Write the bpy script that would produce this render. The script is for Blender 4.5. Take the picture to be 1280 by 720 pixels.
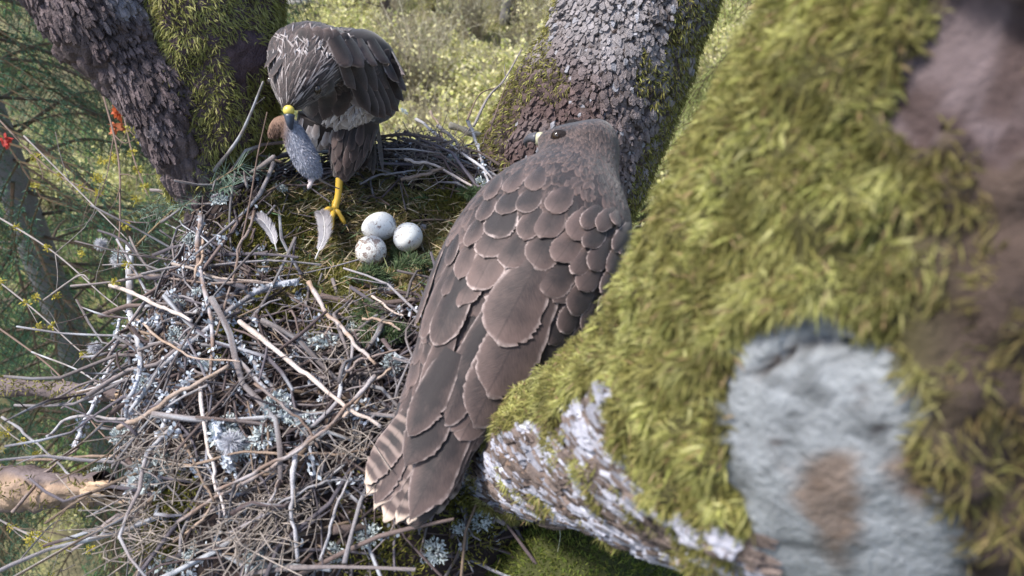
import bpy, math, random
import numpy as np
from mathutils import Vector, Matrix
from mathutils.bvhtree import BVHTree

for o in list(bpy.data.objects):
    bpy.data.objects.remove(o)
scene = bpy.context.scene
R = math.radians

# ------------------------------------------------------------------ camera, light, exposure
H = 10.0                      # height of the nest camera above the forest floor
PITCH = R(42)
FPX = 914.0                   # focal length in photo pixels (1280 wide)
cam_d = bpy.data.cameras.new('camera')
cam_d.sensor_width = 36.0
cam_d.lens = 36.0 * FPX / 1280.0
cam_d.clip_start = 0.01
cam_d.clip_end = 900.0
cam_d.dof.use_dof = True
cam_d.dof.focus_distance = 1.22
cam_d.dof.aperture_fstop = 6.4
cam = bpy.data.objects.new('camera', cam_d)
scene.collection.objects.link(cam)
cam.location = (0, 0, H)
cam.rotation_euler = (R(90) - PITCH, 0, 0)
scene.camera = cam

SUN_EL, SUN_AZ = R(58), R(-92)          # azimuth clockwise from +Y
world = bpy.data.worlds.new('World')
scene.world = world
world.use_nodes = True
wn = world.node_tree
sky = wn.nodes.new('ShaderNodeTexSky')
sky.sky_type = 'NISHITA'
sky.sun_disc = False
sky.sun_elevation = SUN_EL
sky.sun_rotation = SUN_AZ
sky.dust_density = 2.0
bg = wn.nodes['Background']
bg.inputs['Strength'].default_value = 0.11
wn.links.new(sky.outputs['Color'], bg.inputs['Color'])
sun_d = bpy.data.lights.new('sun', 'SUN')
sun_d.energy = 2.4
sun_d.angle = R(9)
sun_d.color = (1.0, 0.965, 0.92)
sun = bpy.data.objects.new('sun', sun_d)
scene.collection.objects.link(sun)
sd = Vector((math.sin(SUN_AZ) * math.cos(SUN_EL), math.cos(SUN_AZ) * math.cos(SUN_EL), math.sin(SUN_EL)))
sun.rotation_euler = sd.to_track_quat('Z', 'Y').to_euler()
sun.location = (0, 0, 40)
vs = scene.view_settings
vs.view_transform = 'Standard'
vs.look = 'None'
vs.gamma = 1.0
vs.exposure = 1.5
vs.use_curve_mapping = False
scene.render.resolution_x, scene.render.resolution_y = 1024, 576

# ------------------------------------------------------------------ helpers
rng = np.random.default_rng(11)
random.seed(11)
cp, sp = math.cos(PITCH), math.sin(PITCH)
CF = np.array([0, cp, -sp]); CU = np.array([0, sp, cp]); CR = np.array([1.0, 0, 0]); CO = np.array([0, 0, H])

def ray(px, py):
    return CF + CR * ((px - 640) / FPX) + CU * ((360 - py) / FPX)
def P(px, py, t):
    return CO + ray(px, py) * t
def proj(p):
    d = np.asarray(p, float) - CO
    t = d @ CF
    return 640 + (d @ CR) / t * FPX, 360 - (d @ CU) / t * FPX, t
def unit(v):
    v = np.asarray(v, float)
    return v / (np.linalg.norm(v, axis=-1, keepdims=True) + 1e-12)
def sstep(a, b, x):
    t = np.clip((x - a) / (b - a), 0, 1)
    return t * t * (3 - 2 * t)

def hash3(i, j, k, s):
    with np.errstate(over='ignore'):
        n = (i.astype(np.int64) * 374761393 + j.astype(np.int64) * 668265263 + k.astype(np.int64) * 1440662683 + s * 97531) & 0xffffffff
        n = ((n ^ (n >> 13)) * 1274126177) & 0xffffffff
        n = ((n ^ (n >> 16)) * 2246822519) & 0xffffffff
        n = n ^ (n >> 15)
    return n.astype(float) / 4294967296.0
def vnoise(p, s=0):
    p = np.asarray(p, float)
    f = np.floor(p); w = p - f; w = w * w * (3 - 2 * w); f = f.astype(np.int64)
    r = 0
    for a in (0, 1):
        for b in (0, 1):
            for c in (0, 1):
                h = hash3(f[..., 0] + a, f[..., 1] + b, f[..., 2] + c, s)
                r = r + h * (w[..., 0] if a else 1 - w[..., 0]) * (w[..., 1] if b else 1 - w[..., 1]) * (w[..., 2] if c else 1 - w[..., 2])
    return r
def fbm(p, sc, o=4, s=0):
    p = np.asarray(p, float) * sc
    r, a, tot = 0, 1.0, 0
    for i in range(o):
        r = r + a * vnoise(p, s + i * 17); tot += a; a *= 0.5; p = p * 2.03
    return r / tot
def worley(p, s=0):
    p = np.asarray(p, float)
    f = np.floor(p).astype(np.int64)
    f1 = np.full(p.shape[:-1], 9.0); f2 = f1.copy(); idv = np.zeros(p.shape[:-1])
    for a in (-1, 0, 1):
        for b in (-1, 0, 1):
            for c in (-1, 0, 1):
                i, j, k = f[..., 0] + a, f[..., 1] + b, f[..., 2] + c
                q = np.stack([i + hash3(i, j, k, s), j + hash3(i, j, k, s + 1), k + hash3(i, j, k, s + 2)], -1)
                d = np.linalg.norm(p - q, axis=-1)
                m = d < f1
                f2 = np.where(m, f1, np.minimum(f2, d)); idv = np.where(m, hash3(i, j, k, s + 3), idv); f1 = np.where(m, d, f1)
    return f1, f2, idv

# ---- mesh making
def mesh_data(name, V, Fc, mats, smooth=True, attrs=None):
    """V (n,3); Fc: array of quads or tris, or list of such arrays"""
    V = np.asarray(V, np.float32).reshape(-1, 3)
    Fl = Fc if isinstance(Fc, list) else [Fc]
    Fl = [np.asarray(f, np.int32) for f in Fl if len(f)]
    me = bpy.data.meshes.new(name)
    me.vertices.add(len(V)); me.vertices.foreach_set('co', V.ravel())
    loops = np.concatenate([f.ravel() for f in Fl])
    tot = np.concatenate([np.full(len(f), f.shape[1], np.int32) for f in Fl])
    st = np.concatenate([[0], np.cumsum(tot)[:-1]]).astype(np.int32)
    me.loops.add(len(loops)); me.loops.foreach_set('vertex_index', loops)
    me.polygons.add(len(tot)); me.polygons.foreach_set('loop_start', st)
    me.polygons.foreach_set('use_smooth', np.full(len(tot), smooth))
    me.update(calc_edges=True)
    me.validate()
    for k, a in (attrs or {}).items():
        a = np.asarray(a, np.float32)
        if a.ndim == 1:
            at = me.attributes.new(k, 'FLOAT', 'POINT'); at.data.foreach_set('value', a)
        else:
            if a.shape[1] == 3:
                a = np.concatenate([a, np.ones((len(a), 1), np.float32)], 1)
            at = me.attributes.new(k, 'FLOAT_COLOR', 'POINT'); at.data.foreach_set('color', a.ravel())
    for m in (mats if isinstance(mats, (list, tuple)) else [mats]):
        me.materials.append(m)
    return me
def link(name, me, parent=None, loc=None, rot=None, scale=None):
    o = bpy.data.objects.new(name, me)
    scene.collection.objects.link(o)
    if parent is not None: o.parent = parent
    if loc is not None: o.location = [float(v) for v in loc]
    if rot is not None: o.rotation_euler = rot
    if scale is not None: o.scale = (scale,) * 3 if np.isscalar(scale) else scale
    return o
def mk(name, V, Fc, mat, parent=None, smooth=True, attrs=None):
    """geometry in world coordinates, parent is an Empty at some base: keep world place"""
    V = np.asarray(V, float).reshape(-1, 3)
    if parent is not None:
        V = V - worldloc(parent)
    return link(name, mesh_data(name, V, Fc, mat, smooth, attrs), parent)
def worldloc(o):
    v = np.zeros(3)
    while o is not None:
        v = v + np.array(o.location); o = o.parent
    return v
def tag(o, label=None, cat=None, group=None, kind=None):
    if label: o['label'] = label
    if cat: o['category'] = cat
    if group: o['group'] = group
    if kind: o['kind'] = kind
    return o
def empty(name, loc, label, cat, group=None):
    o = bpy.data.objects.new(name, None)
    o.empty_display_size = 0.05
    scene.collection.objects.link(o)
    o.location = [float(v) for v in loc]
    return tag(o, label, cat, group)

class Bag:
    """collects pieces of geometry with per-vertex colour into one mesh"""
    def __init__(s): s.V, s.F3, s.F4, s.A, s.n = [], [], [], {}, 0
    def add(s, V, Fq=None, Ft=None, **attrs):
        V = np.asarray(V, float).reshape(-1, 3)
        s.V.append(V)
        if Fq is not None and len(Fq): s.F4.append(np.asarray(Fq) + s.n)
        if Ft is not None and len(Ft): s.F3.append(np.asarray(Ft) + s.n)
        for k, a in attrs.items():
            a = np.asarray(a, float)
            if k == 'col' and a.ndim == 1: a = np.tile(a, (len(V), 1))
            elif k != 'col' and a.ndim == 0: a = np.full(len(V), float(a))
            s.A.setdefault(k, []).append(a)
        s.n += len(V)
        return s
    def data(s):
        F = []
        if s.F4: F.append(np.concatenate(s.F4))
        if s.F3: F.append(np.concatenate(s.F3))
        return np.concatenate(s.V), F, {k: np.concatenate(a) for k, a in s.A.items()}
    def build(s, name, mat, parent=None, smooth=True):
        V, F, A = s.data()
        return mk(name, V, F, mat, parent, smooth, A)
    def mesh(s, name, mat, smooth=True):
        V, F, A = s.data()
        return mesh_data(name, V, F, mat, smooth, A)

def catmull(pts, n):
    pts = np.asarray(pts, float)
    if pts.ndim == 1: pts = pts[:, None]
    m = len(pts)
    e = np.concatenate([[2 * pts[0] - pts[1]], pts, [2 * pts[-1] - pts[-2]]])
    u = np.linspace(0, m - 1 - 1e-6, n); i = u.astype(int); f = (u - i)[:, None]
    p0, p1, p2, p3 = e[i], e[i + 1], e[i + 2], e[i + 3]
    return 0.5 * (2 * p1 + (p2 - p0) * f + (2 * p0 - 5 * p1 + 4 * p2 - p3) * f * f + (3 * p1 - p0 - 3 * p2 + p3) * f ** 3)
def grid_faces(nr, nc, wrap=True):
    i = np.arange(nr - 1)[:, None]; j = np.arange(nc if wrap else nc - 1)[None, :]
    j2 = (j + 1) % nc
    return np.stack([i * nc + j, i * nc + j2, (i + 1) * nc + j2, (i + 1) * nc + j], -1).reshape(-1, 4)
def frames(c):
    T = unit(np.gradient(c, axis=0))
    ref = np.array([0, 0, 1.0]) if abs(T[0][2]) < 0.9 else np.array([1.0, 0, 0])
    A = np.zeros_like(c); A[0] = unit(np.cross(T[0], ref))
    for i in range(1, len(c)):
        a = A[i - 1] - T[i] * (A[i - 1] @ T[i]); A[i] = unit(a)
    return T, A, np.cross(T, A)
def tube(path, rad, sides=6, cap=True):
    path = np.asarray(path, float); n = len(path)
    rad = np.broadcast_to(np.asarray(rad, float), (n,))
    T, A, B = frames(path)
    th = np.linspace(0, 2 * np.pi, sides, endpoint=False)
    V = path[:, None] + rad[:, None, None] * (A[:, None] * np.cos(th)[None, :, None] + B[:, None] * np.sin(th)[None, :, None])
    V = V.reshape(-1, 3); F = grid_faces(n, sides)
    Ft = []
    if cap:
        V = np.concatenate([V, [path[0]], [path[-1]]])
        a, b = n * sides, n * sides + 1
        for j in range(sides):
            k = (j + 1) % sides
            Ft += [(a, k, j), (b, (n - 1) * sides + j, (n - 1) * sides + k)]
    return V, F, np.array(Ft, int).reshape(-1, 3)
def limb(centers, radii, nr, nc, disp=None):
    c = catmull(centers, nr); r = catmull(radii, nr)[:, 0]
    T, A, B = frames(c)
    th = np.linspace(0, 2 * np.pi, nc, endpoint=False)
    Nn = A[:, None] * np.cos(th)[None, :, None] + B[:, None] * np.sin(th)[None, :, None]
    S = c[:, None] + Nn * r[:, None, None]
    if disp is not None:
        S = S + Nn * disp(S, Nn, th)[..., None]
    return S, Nn, T
def grid_normals(S):
    du = np.roll(S, -1, 1) - np.roll(S, 1, 1)
    dv = np.gradient(S, axis=0)
    return unit(np.cross(du, dv))
def sample_grid(S, n, rg, wrap=True):
    """random points and normals on a ring grid surface"""
    nr, nc = S.shape[:2]
    F = grid_faces(nr, nc, wrap); V = S.reshape(-1, 3)
    a, b, c, d = (V[F[:, k]] for k in range(4))
    ar = np.linalg.norm(np.cross(c - a, d - b), axis=1)
    f = rg.choice(len(F), n, p=ar / ar.sum())
    u, v = rg.random((2, n, 1))
    p = (a[f] * (1 - u) + b[f] * u) * (1 - v) + (d[f] * (1 - u) + c[f] * u) * v
    return p, unit(np.cross(c - a, d - b))[f]

def blades(bag, Pt, N, L, W, col, rg, out=0.7, side=0.8, grav=0.2, droop=0.5, clump=0.):
    n = len(Pt)
    t = rg.normal(size=(n, 3))
    if clump:
        t = t * .6 + np.stack([fbm(Pt, clump, 2, 900 + i) - .5 for i in range(3)], 1) * 3.2
    t = unit(t - N * (t * N).sum(1, keepdims=True))
    d = unit(N * out * rg.uniform(.5, 1.4, (n, 1)) + t * side * rg.uniform(.3, 1.2, (n, 1)) + np.array([0, 0, -grav]))
    L = np.broadcast_to(L, (n,))[:, None] * rg.uniform(.6, 1.3, (n, 1)); W = np.broadcast_to(W, (n,))[:, None] * rg.uniform(.7, 1.3, (n, 1))
    s = unit(np.cross(d, rg.normal(size=(n, 3))))
    g = np.array([0, 0, -1.0]) * droop
    rows = []
    for v, w in ((0, .7), (.55, 1.)):
        c = Pt + d * L * v + g * L * v * v * .6
        rows += [c - s * W * w * .5, c + s * W * w * .5]
    rows.append(Pt + d * L + g * L * .6)
    V = np.stack(rows, 1).reshape(-1, 3)
    b = np.arange(n)[:, None] * 5
    bag.add(V, b + [0, 1, 3, 2], b + [2, 3, 4], col=np.repeat(col, 5, 0))
def mixcol(cols, n, rg, jit=.18):
    cols = np.asarray(cols, float)
    i = rg.integers(0, len(cols), n); k = rg.integers(0, len(cols), n); f = rg.random((n, 1))
    c = cols[i] * f + cols[k] * (1 - f)
    return c * rg.uniform(1 - jit, 1 + jit, (n, 1))

# ---- materials
def nmat(name):
    m = bpy.data.materials.new(name); m.use_nodes = True
    nt = m.node_tree; b = nt.nodes['Principled BSDF']
    return m, nt, b
def nd(nt, ty, ins=None, **kw):
    n = nt.nodes.new(ty)
    for k, v in kw.items(): setattr(n, k, v)
    for k, v in (ins or {}).items():
        if hasattr(v, 'is_output') or isinstance(v, bpy.types.NodeSocket): nt.links.new(v, n.inputs[k])
        else: n.inputs[k].default_value = v
    return n
def mathn(nt, op, a, b=0.0, c=0.0):
    return nd(nt, 'ShaderNodeMath', {0: a, 1: b, 2: c}, operation=op).outputs[0]
def mixn(nt, f, a, b, ty='MIX'):
    n = nt.nodes.new('ShaderNodeMix'); n.data_type = 'RGBA'; n.blend_type = ty
    for i, v in ((0, f), (6, a), (7, b)):
        if isinstance(v, bpy.types.NodeSocket): nt.links.new(v, n.inputs[i])
        elif i and len(v) == 3: n.inputs[i].default_value = (*v, 1)
        else: n.inputs[i].default_value = v
    return n.outputs[2]
def ramp(nt, f, stops):
    n = nt.nodes.new('ShaderNodeValToRGB'); nt.links.new(f, n.inputs[0])
    e = n.color_ramp.elements
    while len(e) < len(stops): e.new(.5)
    for x, (p, c) in zip(e, stops):
        x.position = p; x.color = (*c, 1) if len(c) == 3 else c
    return n.outputs[0]
def attr_mat(name, rough=.8, noise=60., amt=.35, bump=.0, bscale=300., trans=0., orand=.0, spec=.2):
    """pigment from the vertex colour, broken up by object-space noise"""
    m, nt, b = nmat(name)
    a = nd(nt, 'ShaderNodeAttribute', attribute_name='col')
    tc = nd(nt, 'ShaderNodeTexCoord')
    nz = nd(nt, 'ShaderNodeTexNoise', {'Vector': tc.outputs['Object'], 'Scale': noise, 'Detail': 5.})
    k = mathn(nt, 'MULTIPLY_ADD', nz.outputs['Fac'], amt * 2, 1 - amt)
    if orand:
        oi = nd(nt, 'ShaderNodeObjectInfo')
        k = mathn(nt, 'MULTIPLY', k, mathn(nt, 'MULTIPLY_ADD', oi.outputs['Random'], orand * 2, 1 - orand))
    cb = nd(nt, 'ShaderNodeCombineColor', {0: k, 1: k, 2: k})
    col = mixn(nt, 1.0, a.outputs['Color'], cb.outputs[0], 'MULTIPLY')
    nt.links.new(col, b.inputs['Base Color'])
    b.inputs['Roughness'].default_value = rough
    b.inputs['Specular IOR Level'].default_value = spec
    if bump:
        bn = nd(nt, 'ShaderNodeTexNoise', {'Vector': tc.outputs['Object'], 'Scale': bscale, 'Detail': 6.})
        bp = nd(nt, 'ShaderNodeBump', {'Height': bn.outputs['Fac'], 'Strength': bump, 'Distance': .004})
        nt.links.new(bp.outputs[0], b.inputs['Normal'])
    if trans:
        tr = nd(nt, 'ShaderNodeBsdfTranslucent', {'Color': col})
        mx = nd(nt, 'ShaderNodeMixShader', {0: trans, 1: b.outputs[0], 2: tr.outputs[0]})
        nt.links.new(mx.outputs[0], nt.nodes['Material Output'].inputs[0])
    return m

M_bark = attr_mat('bark', .9, 90, .45, .9, 320)
M_plate = attr_mat('bark_plate', .85, 220, .35, .6, 500, orand=.28)
M_moss = attr_mat('moss', .75, 25, .4, trans=.3)
M_stick = attr_mat('stick', .75, 120, .45, .5, 500, orand=.35)
M_twig = attr_mat('twig', .8, 120, .4)
M_lichen = attr_mat('lichen', .85, 150, .2, trans=.15)
M_leaf = attr_mat('leaf', .6, 2.0, .3, trans=.35)
M_needle = attr_mat('needle', .5, 3.0, .3, trans=.15)
M_soil = attr_mat('soil', .95, 40, .4, .6, 200)
M_wood = attr_mat('wood', .8, 60, .3, .6, 250)
M_fur = attr_mat('fur', .8, 400, .3, .6, 900)
M_down = attr_mat('down', .8, 100, .1, trans=.3)
M_horn = attr_mat('horn', .35, 200, .12, spec=.5)
M_eye = attr_mat('eye', .08, 20, .05, spec=.6)

def feather_mat(name, dark, mid, pale):
    """vane pigment plus shade painted in at the base: shaft, pale fringe, barbs, cross bars where the feather has them"""
    m, nt, b = nmat(name)
    at = lambda s: nd(nt, 'ShaderNodeAttribute', attribute_name=s).outputs['Fac']
    fu, fv, ed, pl, br, lt = at('fu'), at('fv'), at('ed'), at('pale'), at('bar'), at('light')
    tc = nd(nt, 'ShaderNodeTexCoord')
    vec = nd(nt, 'ShaderNodeCombineXYZ', {0: mathn(nt, 'MULTIPLY', fu, 2.), 1: mathn(nt, 'MULTIPLY_ADD', mathn(nt, 'ABSOLUTE', fu), -.35, fv), 2: lt})
    barb = nd(nt, 'ShaderNodeTexNoise', {'Vector': nd(nt, 'ShaderNodeVectorMath', {0: vec.outputs[0], 1: (3., 90., 9.)}, operation='MULTIPLY').outputs[0], 'Scale': 1., 'Detail': 3.})
    nz = nd(nt, 'ShaderNodeTexNoise', {'Vector': tc.outputs['Object'], 'Scale': 55., 'Detail': 5.})
    f = mathn(nt, 'ADD', mathn(nt, 'MULTIPLY', fv, .5), mathn(nt, 'MULTIPLY_ADD', nz.outputs['Fac'], .8, -.36))  # darker base stands for shade under the overlapping feather
    f = mathn(nt, 'ADD', f, mathn(nt, 'MULTIPLY_ADD', barb.outputs['Fac'], .7, -.35))
    f = mathn(nt, 'ADD', f, mathn(nt, 'MULTIPLY_ADD', lt, 1., -.5))
    f = mathn(nt, 'ADD', f, nd(nt, 'ShaderNodeMapRange', {'Value': ed, 'From Min': .05, 'From Max': .42, 'To Min': .30, 'To Max': -.14}).outputs[0])
    fc = nd(nt, 'ShaderNodeClamp', {0: f})
    col = mixn(nt, fc.outputs[0], dark, mid)
    # pale fringe
    edn = mathn(nt, 'ADD', ed, mathn(nt, 'MULTIPLY_ADD', barb.outputs['Fac'], .10, -.05))
    e = nd(nt, 'ShaderNodeMapRange', {'Value': edn, 'From Min': .0, 'From Max': .085, 'To Min': 1., 'To Max': 0.}).outputs[0]
    nw = nd(nt, 'ShaderNodeTexNoise', {'Vector': tc.outputs['Object'], 'Scale': 130., 'Detail': 3.})
    wear = nd(nt, 'ShaderNodeMapRange', {'Value': nw.outputs['Fac'], 'From Min': .36, 'From Max': .6, 'To Min': .2, 'To Max': 1.15}).outputs[0]
    col = mixn(nt, mathn(nt, 'MULTIPLY', mathn(nt, 'MULTIPLY', e, pl), wear), col, pale)
    # bars
    w = mathn(nt, 'SINE', mathn(nt, 'MULTIPLY_ADD', fv, 46., mathn(nt, 'MULTIPLY_ADD', mathn(nt, 'ABSOLUTE', fu), -1.5, mathn(nt, 'MULTIPLY', nz.outputs['Fac'], 3.))))
    w = nd(nt, 'ShaderNodeMapRange', {'Value': w, 'From Min': -.2, 'From Max': .9}).outputs[0]
    col = mixn(nt, mathn(nt, 'MULTIPLY', w, mathn(nt, 'MULTIPLY', br, 1.3)), col, (.27, .20, .17))
    band = nd(nt, 'ShaderNodeMapRange', {'Value': mathn(nt, 'MULTIPLY_ADD', barb.outputs['Fac'], .03, fv), 'From Min': .92, 'From Max': .965}).outputs[0]
    col = mixn(nt, mathn(nt, 'MULTIPLY', band, mathn(nt, 'MINIMUM', mathn(nt, 'MULTIPLY', br, 1.8), 1.)), col, (.55, .43, .34))
    # shaft
    sh = nd(nt, 'ShaderNodeMapRange', {'Value': mathn(nt, 'ABSOLUTE', fu), 'From Min': .01, 'From Max': .05, 'To Min': .35, 'To Max': 0.}).outputs[0]
    col = mixn(nt, sh, col, [c * .5 for c in dark])
    nt.links.new(col, b.inputs['Base Color'])
    b.inputs['Roughness'].default_value = .6
    b.inputs['Specular IOR Level'].default_value = .3
    b.inputs['Sheen Weight'].default_value = .25
    bp = nd(nt, 'ShaderNodeBump', {'Height': barb.outputs['Fac'], 'Strength': .35, 'Distance': .0015})
    nt.links.new(bp.outputs[0], b.inputs['Normal'])
    return m
M_feather = feather_mat('feather', (.014, .0092, .0095), (.120, .079, .069), (.48, .385, .355))
M_feather_dk = feather_mat('feather_dark', (.015, .0098, .0098), (.100, .064, .057), (.44, .375, .355))
M_white = feather_mat('feather_white', (.22, .18, .17), (.62, .57, .56), (.66, .63, .62))

# ------------------------------------------------------------------ ground and far background
def terrain(x, y):
    p = np.stack([x, y, np.zeros_like(x)], -1)
    return (fbm(p, .12, 3, 3) - .5) * 1.6 + (fbm(p, .8, 3, 5) - .5) * .35
gx = np.concatenate([-np.geomspace(400, 14, 16), np.linspace(-13, 13, 80), np.geomspace(14, 400, 16)])
gy = np.concatenate([-np.geomspace(200, 5, 12), np.linspace(-4, 34, 110), np.geomspace(36, 600, 16)])
X, Y = np.meshgrid(gx, gy)
V = np.stack([X, Y, terrain(X, Y)], -1)
m, nt, b = nmat('forest_floor')
tc = nd(nt, 'ShaderNodeTexCoord')
n1 = nd(nt, 'ShaderNodeTexNoise', {'Vector': tc.outputs['Object'], 'Scale': 1.3, 'Detail': 8., 'Roughness': .7})
n2 = nd(nt, 'ShaderNodeTexNoise', {'Vector': tc.outputs['Object'], 'Scale': 14., 'Detail': 6.})
c = ramp(nt, n1.outputs['Fac'], [(.3, (.06, .05, .03)), (.5, (.16, .14, .07)), (.62, (.20, .19, .07)), (.8, (.28, .23, .13))])
c = mixn(nt, .6, c, ramp(nt, n2.outputs['Fac'], [(.35, (.2, .2, .2)), (.65, (1, 1, 1))]), 'MULTIPLY')
nt.links.new(c, b.inputs['Base Color']); b.inputs['Roughness'].default_value = .95
g = mk('ground', V, grid_faces(len(gy), len(gx), False), m)
tag(g, 'forest floor of moss, litter and low green growth far below the nest', 'ground', kind='structure')

def ground_hit(px, py):
    r_ = ray(px, py); t = -H / r_[2]
    for _ in range(6):
        p = CO + r_ * t
        t = (terrain(np.array(p[0]), np.array(p[1])) - H) / r_[2]
    return CO + r_ * float(t)

# low undergrowth: nobody could count it
rg = np.random.default_rng(21)
bag = Bag()
n = 90000
yy = rg.uniform(4, 36, n); xx = rg.uniform(-1, 1, n) * (3 + yy * .75)
dens = fbm(np.stack([xx, yy, xx * 0], -1), .6, 3, 40)
k = rg.random(n) < sstep(.35, .6, dens); xx, yy = xx[k], yy[k]; n = len(xx)
pt = np.stack([xx, yy, terrain(xx, yy)], -1)
sunny = fbm(pt, .35, 3, 50)[:, None]
colA = mixcol([(.50, .46, .20), (.42, .41, .15), (.56, .50, .30), (.24, .26, .08)], n, rg)  # dry grass tones, raised to hold the clearing's sunlit brightness
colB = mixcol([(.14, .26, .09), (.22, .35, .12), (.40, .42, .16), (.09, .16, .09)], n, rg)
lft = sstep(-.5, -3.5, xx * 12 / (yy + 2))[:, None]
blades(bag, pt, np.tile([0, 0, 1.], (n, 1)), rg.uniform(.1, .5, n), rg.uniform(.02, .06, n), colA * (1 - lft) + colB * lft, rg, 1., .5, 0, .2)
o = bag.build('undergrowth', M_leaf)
tag(o, 'low yellow green grass and herbs covering the forest floor', 'undergrowth', kind='stuff')

# shrubs
def shrub_mesh(name, seed, leafcols, nleaf, ntw=46, h=1.5, lw=.035):
    rg = np.random.default_rng(seed); bag = Bag(); tips = []
    for i in range(ntw):
        a = rg.uniform(0, 2 * np.pi); sp_ = rg.uniform(.1, .8) * h
        p0 = np.array([rg.normal(0, .08), rg.normal(0, .08), 0])
        p3 = p0 + [math.cos(a) * sp_, math.sin(a) * sp_, h * rg.uniform(.5, 1.1)]
        mid = p0 * .5 + p3 * .5 + rg.normal(0, .09, 3) + [0, 0, .12]
        pth = catmull([p0, mid, p3], 6)
        Vv, Fq, Ft = tube(pth, np.linspace(.011, .003, 6), 4)
        tc_ = np.array([(.30, .25, .18), (.52, .48, .36), (.42, .38, .27)])[rg.integers(0, 3)]
        bag.add(Vv, Fq, Ft, col=tc_)
        tips.append(pth)
        for _ in range(5):
            q = pth[rg.integers(2, 6)]; e = q + rg.normal(0, .17, 3) + [0, 0, .1]
            pp = catmull([q, (q + e) / 2 + rg.normal(0, .02, 3), e], 4)
            Vv, Fq, Ft = tube(pp, np.linspace(.005, .002, 4), 3)
            bag.add(Vv, Fq, Ft, col=tc_ * 1.2); tips.append(pp)
    allp = np.concatenate([t[1:] for t in tips])
    q = allp[rg.integers(0, len(allp), nleaf)] + rg.normal(0, .035, (nleaf, 3))
    clump = fbm(q, 2.2, 2, seed); q = q[clump > .38]
    blades(bag, q, unit(rg.normal(size=q.shape) + [0, 0, .4]), lw * 1.4, lw, mixcol(leafcols, len(q), rg, .3), rg, .7, .8, .1, .2)
    return bag.mesh(name, M_leaf)
YEL = [(.60, .55, .25), (.52, .51, .20), (.66, .60, .36), (.34, .36, .10)]  # pale leaf colours also carry the clearing's sunlit brightness
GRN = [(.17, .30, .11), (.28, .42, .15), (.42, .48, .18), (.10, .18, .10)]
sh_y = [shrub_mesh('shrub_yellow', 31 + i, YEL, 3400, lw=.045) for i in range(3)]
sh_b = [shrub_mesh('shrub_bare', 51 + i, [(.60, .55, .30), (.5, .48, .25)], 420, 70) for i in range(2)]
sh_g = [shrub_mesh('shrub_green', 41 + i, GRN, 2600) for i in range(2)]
rg = np.random.default_rng(5)
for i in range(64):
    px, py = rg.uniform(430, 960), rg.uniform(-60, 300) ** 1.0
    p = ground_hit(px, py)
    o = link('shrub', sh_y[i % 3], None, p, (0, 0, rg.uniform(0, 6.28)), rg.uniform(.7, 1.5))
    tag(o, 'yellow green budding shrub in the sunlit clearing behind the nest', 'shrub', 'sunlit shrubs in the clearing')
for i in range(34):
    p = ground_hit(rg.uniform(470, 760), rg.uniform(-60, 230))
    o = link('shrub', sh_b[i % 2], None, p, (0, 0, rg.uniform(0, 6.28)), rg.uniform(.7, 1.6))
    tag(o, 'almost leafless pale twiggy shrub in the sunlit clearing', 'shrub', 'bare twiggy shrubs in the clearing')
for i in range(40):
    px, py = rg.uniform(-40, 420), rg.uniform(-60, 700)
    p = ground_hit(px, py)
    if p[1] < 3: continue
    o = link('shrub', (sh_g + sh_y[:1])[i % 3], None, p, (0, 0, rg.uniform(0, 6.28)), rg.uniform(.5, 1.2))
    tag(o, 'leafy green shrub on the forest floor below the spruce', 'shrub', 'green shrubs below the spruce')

# background trees: bare spring trunks with thin crowns
def bg_tree(base, lean, h, r, col, label, seed, cols=YEL, group=None):
    rg = np.random.default_rng(seed)
    root = empty('background_tree', base, label, 'tree', group)
    base = np.asarray(base, float)
    pth = catmull([base - [0, 0, .3], base + np.array([lean[0] * .35, lean[1] * .35, h * .35]) + rg.normal(0, .05 * h / 5, 3), base + np.array([lean[0], lean[1], h])], 14)
    b1 = Bag(); Vv, Fq, Ft = tube(pth, np.linspace(r * 1.15, r * .2, 14), 10); b1.add(Vv, Fq, Ft, col=np.array(col))
    b2 = Bag(); tips = []
    for i in range(26):
        q = pth[rg.integers(3, 14)]; a = rg.uniform(0, 6.28); L = rg.uniform(.6, 2.2) * h / 9
        e = q + np.array([math.cos(a) * L, math.sin(a) * L, L * rg.uniform(.1, .9)])
        pp = catmull([q, (q + e) / 2 + rg.normal(0, .1, 3), e], 6)
        Vv, Fq, Ft = tube(pp, np.linspace(r * .22, .006, 6), 5); b1.add(Vv, Fq, Ft, col=np.array(col) * .9)
        tips.append(pp)
        for _ in range(4):
            e2 = pp[3] + rg.normal(0, L * .35, 3); p2 = catmull([pp[rg.integers(2, 6)], e2 + [0, 0, .1], e2], 4)
            Vv, Fq, Ft = tube(p2, np.linspace(.012, .004, 4), 3); b1.add(Vv, Fq, Ft, col=np.array(col) * .9); tips.append(p2)
    b1.build('trunk', M_bark, root)
    ap = np.concatenate([t[1:] for t in tips]); q = ap[rg.integers(0, len(ap), 1800)] + rg.normal(0, .12, (1800, 3))
    blades(b2, q, unit(rg.normal(size=q.shape)), .07, .05, mixcol(cols, len(q), rg, .3), rg, .7, .8, .1, .2)
    b2.build('crown', M_leaf, root)
    return root
bg_tree(ground_hit(497, 60), (-1.2, 1.0), 9, .11, (.10, .075, .06), 'thin dark leaning tree rising from the sunlit clearing behind the bird with prey', 61)
bg_tree(ground_hit(628, 30), (2.4, 2), 12, .16, (.27, .25, .25), 'pale grey leaning tree beside the central trunk in the far clearing', 62)
bg_tree(ground_hit(585, -30), (-.6, 1), 12, .14, (.11, .09, .07), 'brown straight tree at the far edge of the clearing', 63)
bg_tree(ground_hit(30, -10), (-1, .3), 11, .17, (.12, .10, .09), 'grey brown tree behind the drooping spruce boughs', 64, GRN)
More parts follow.
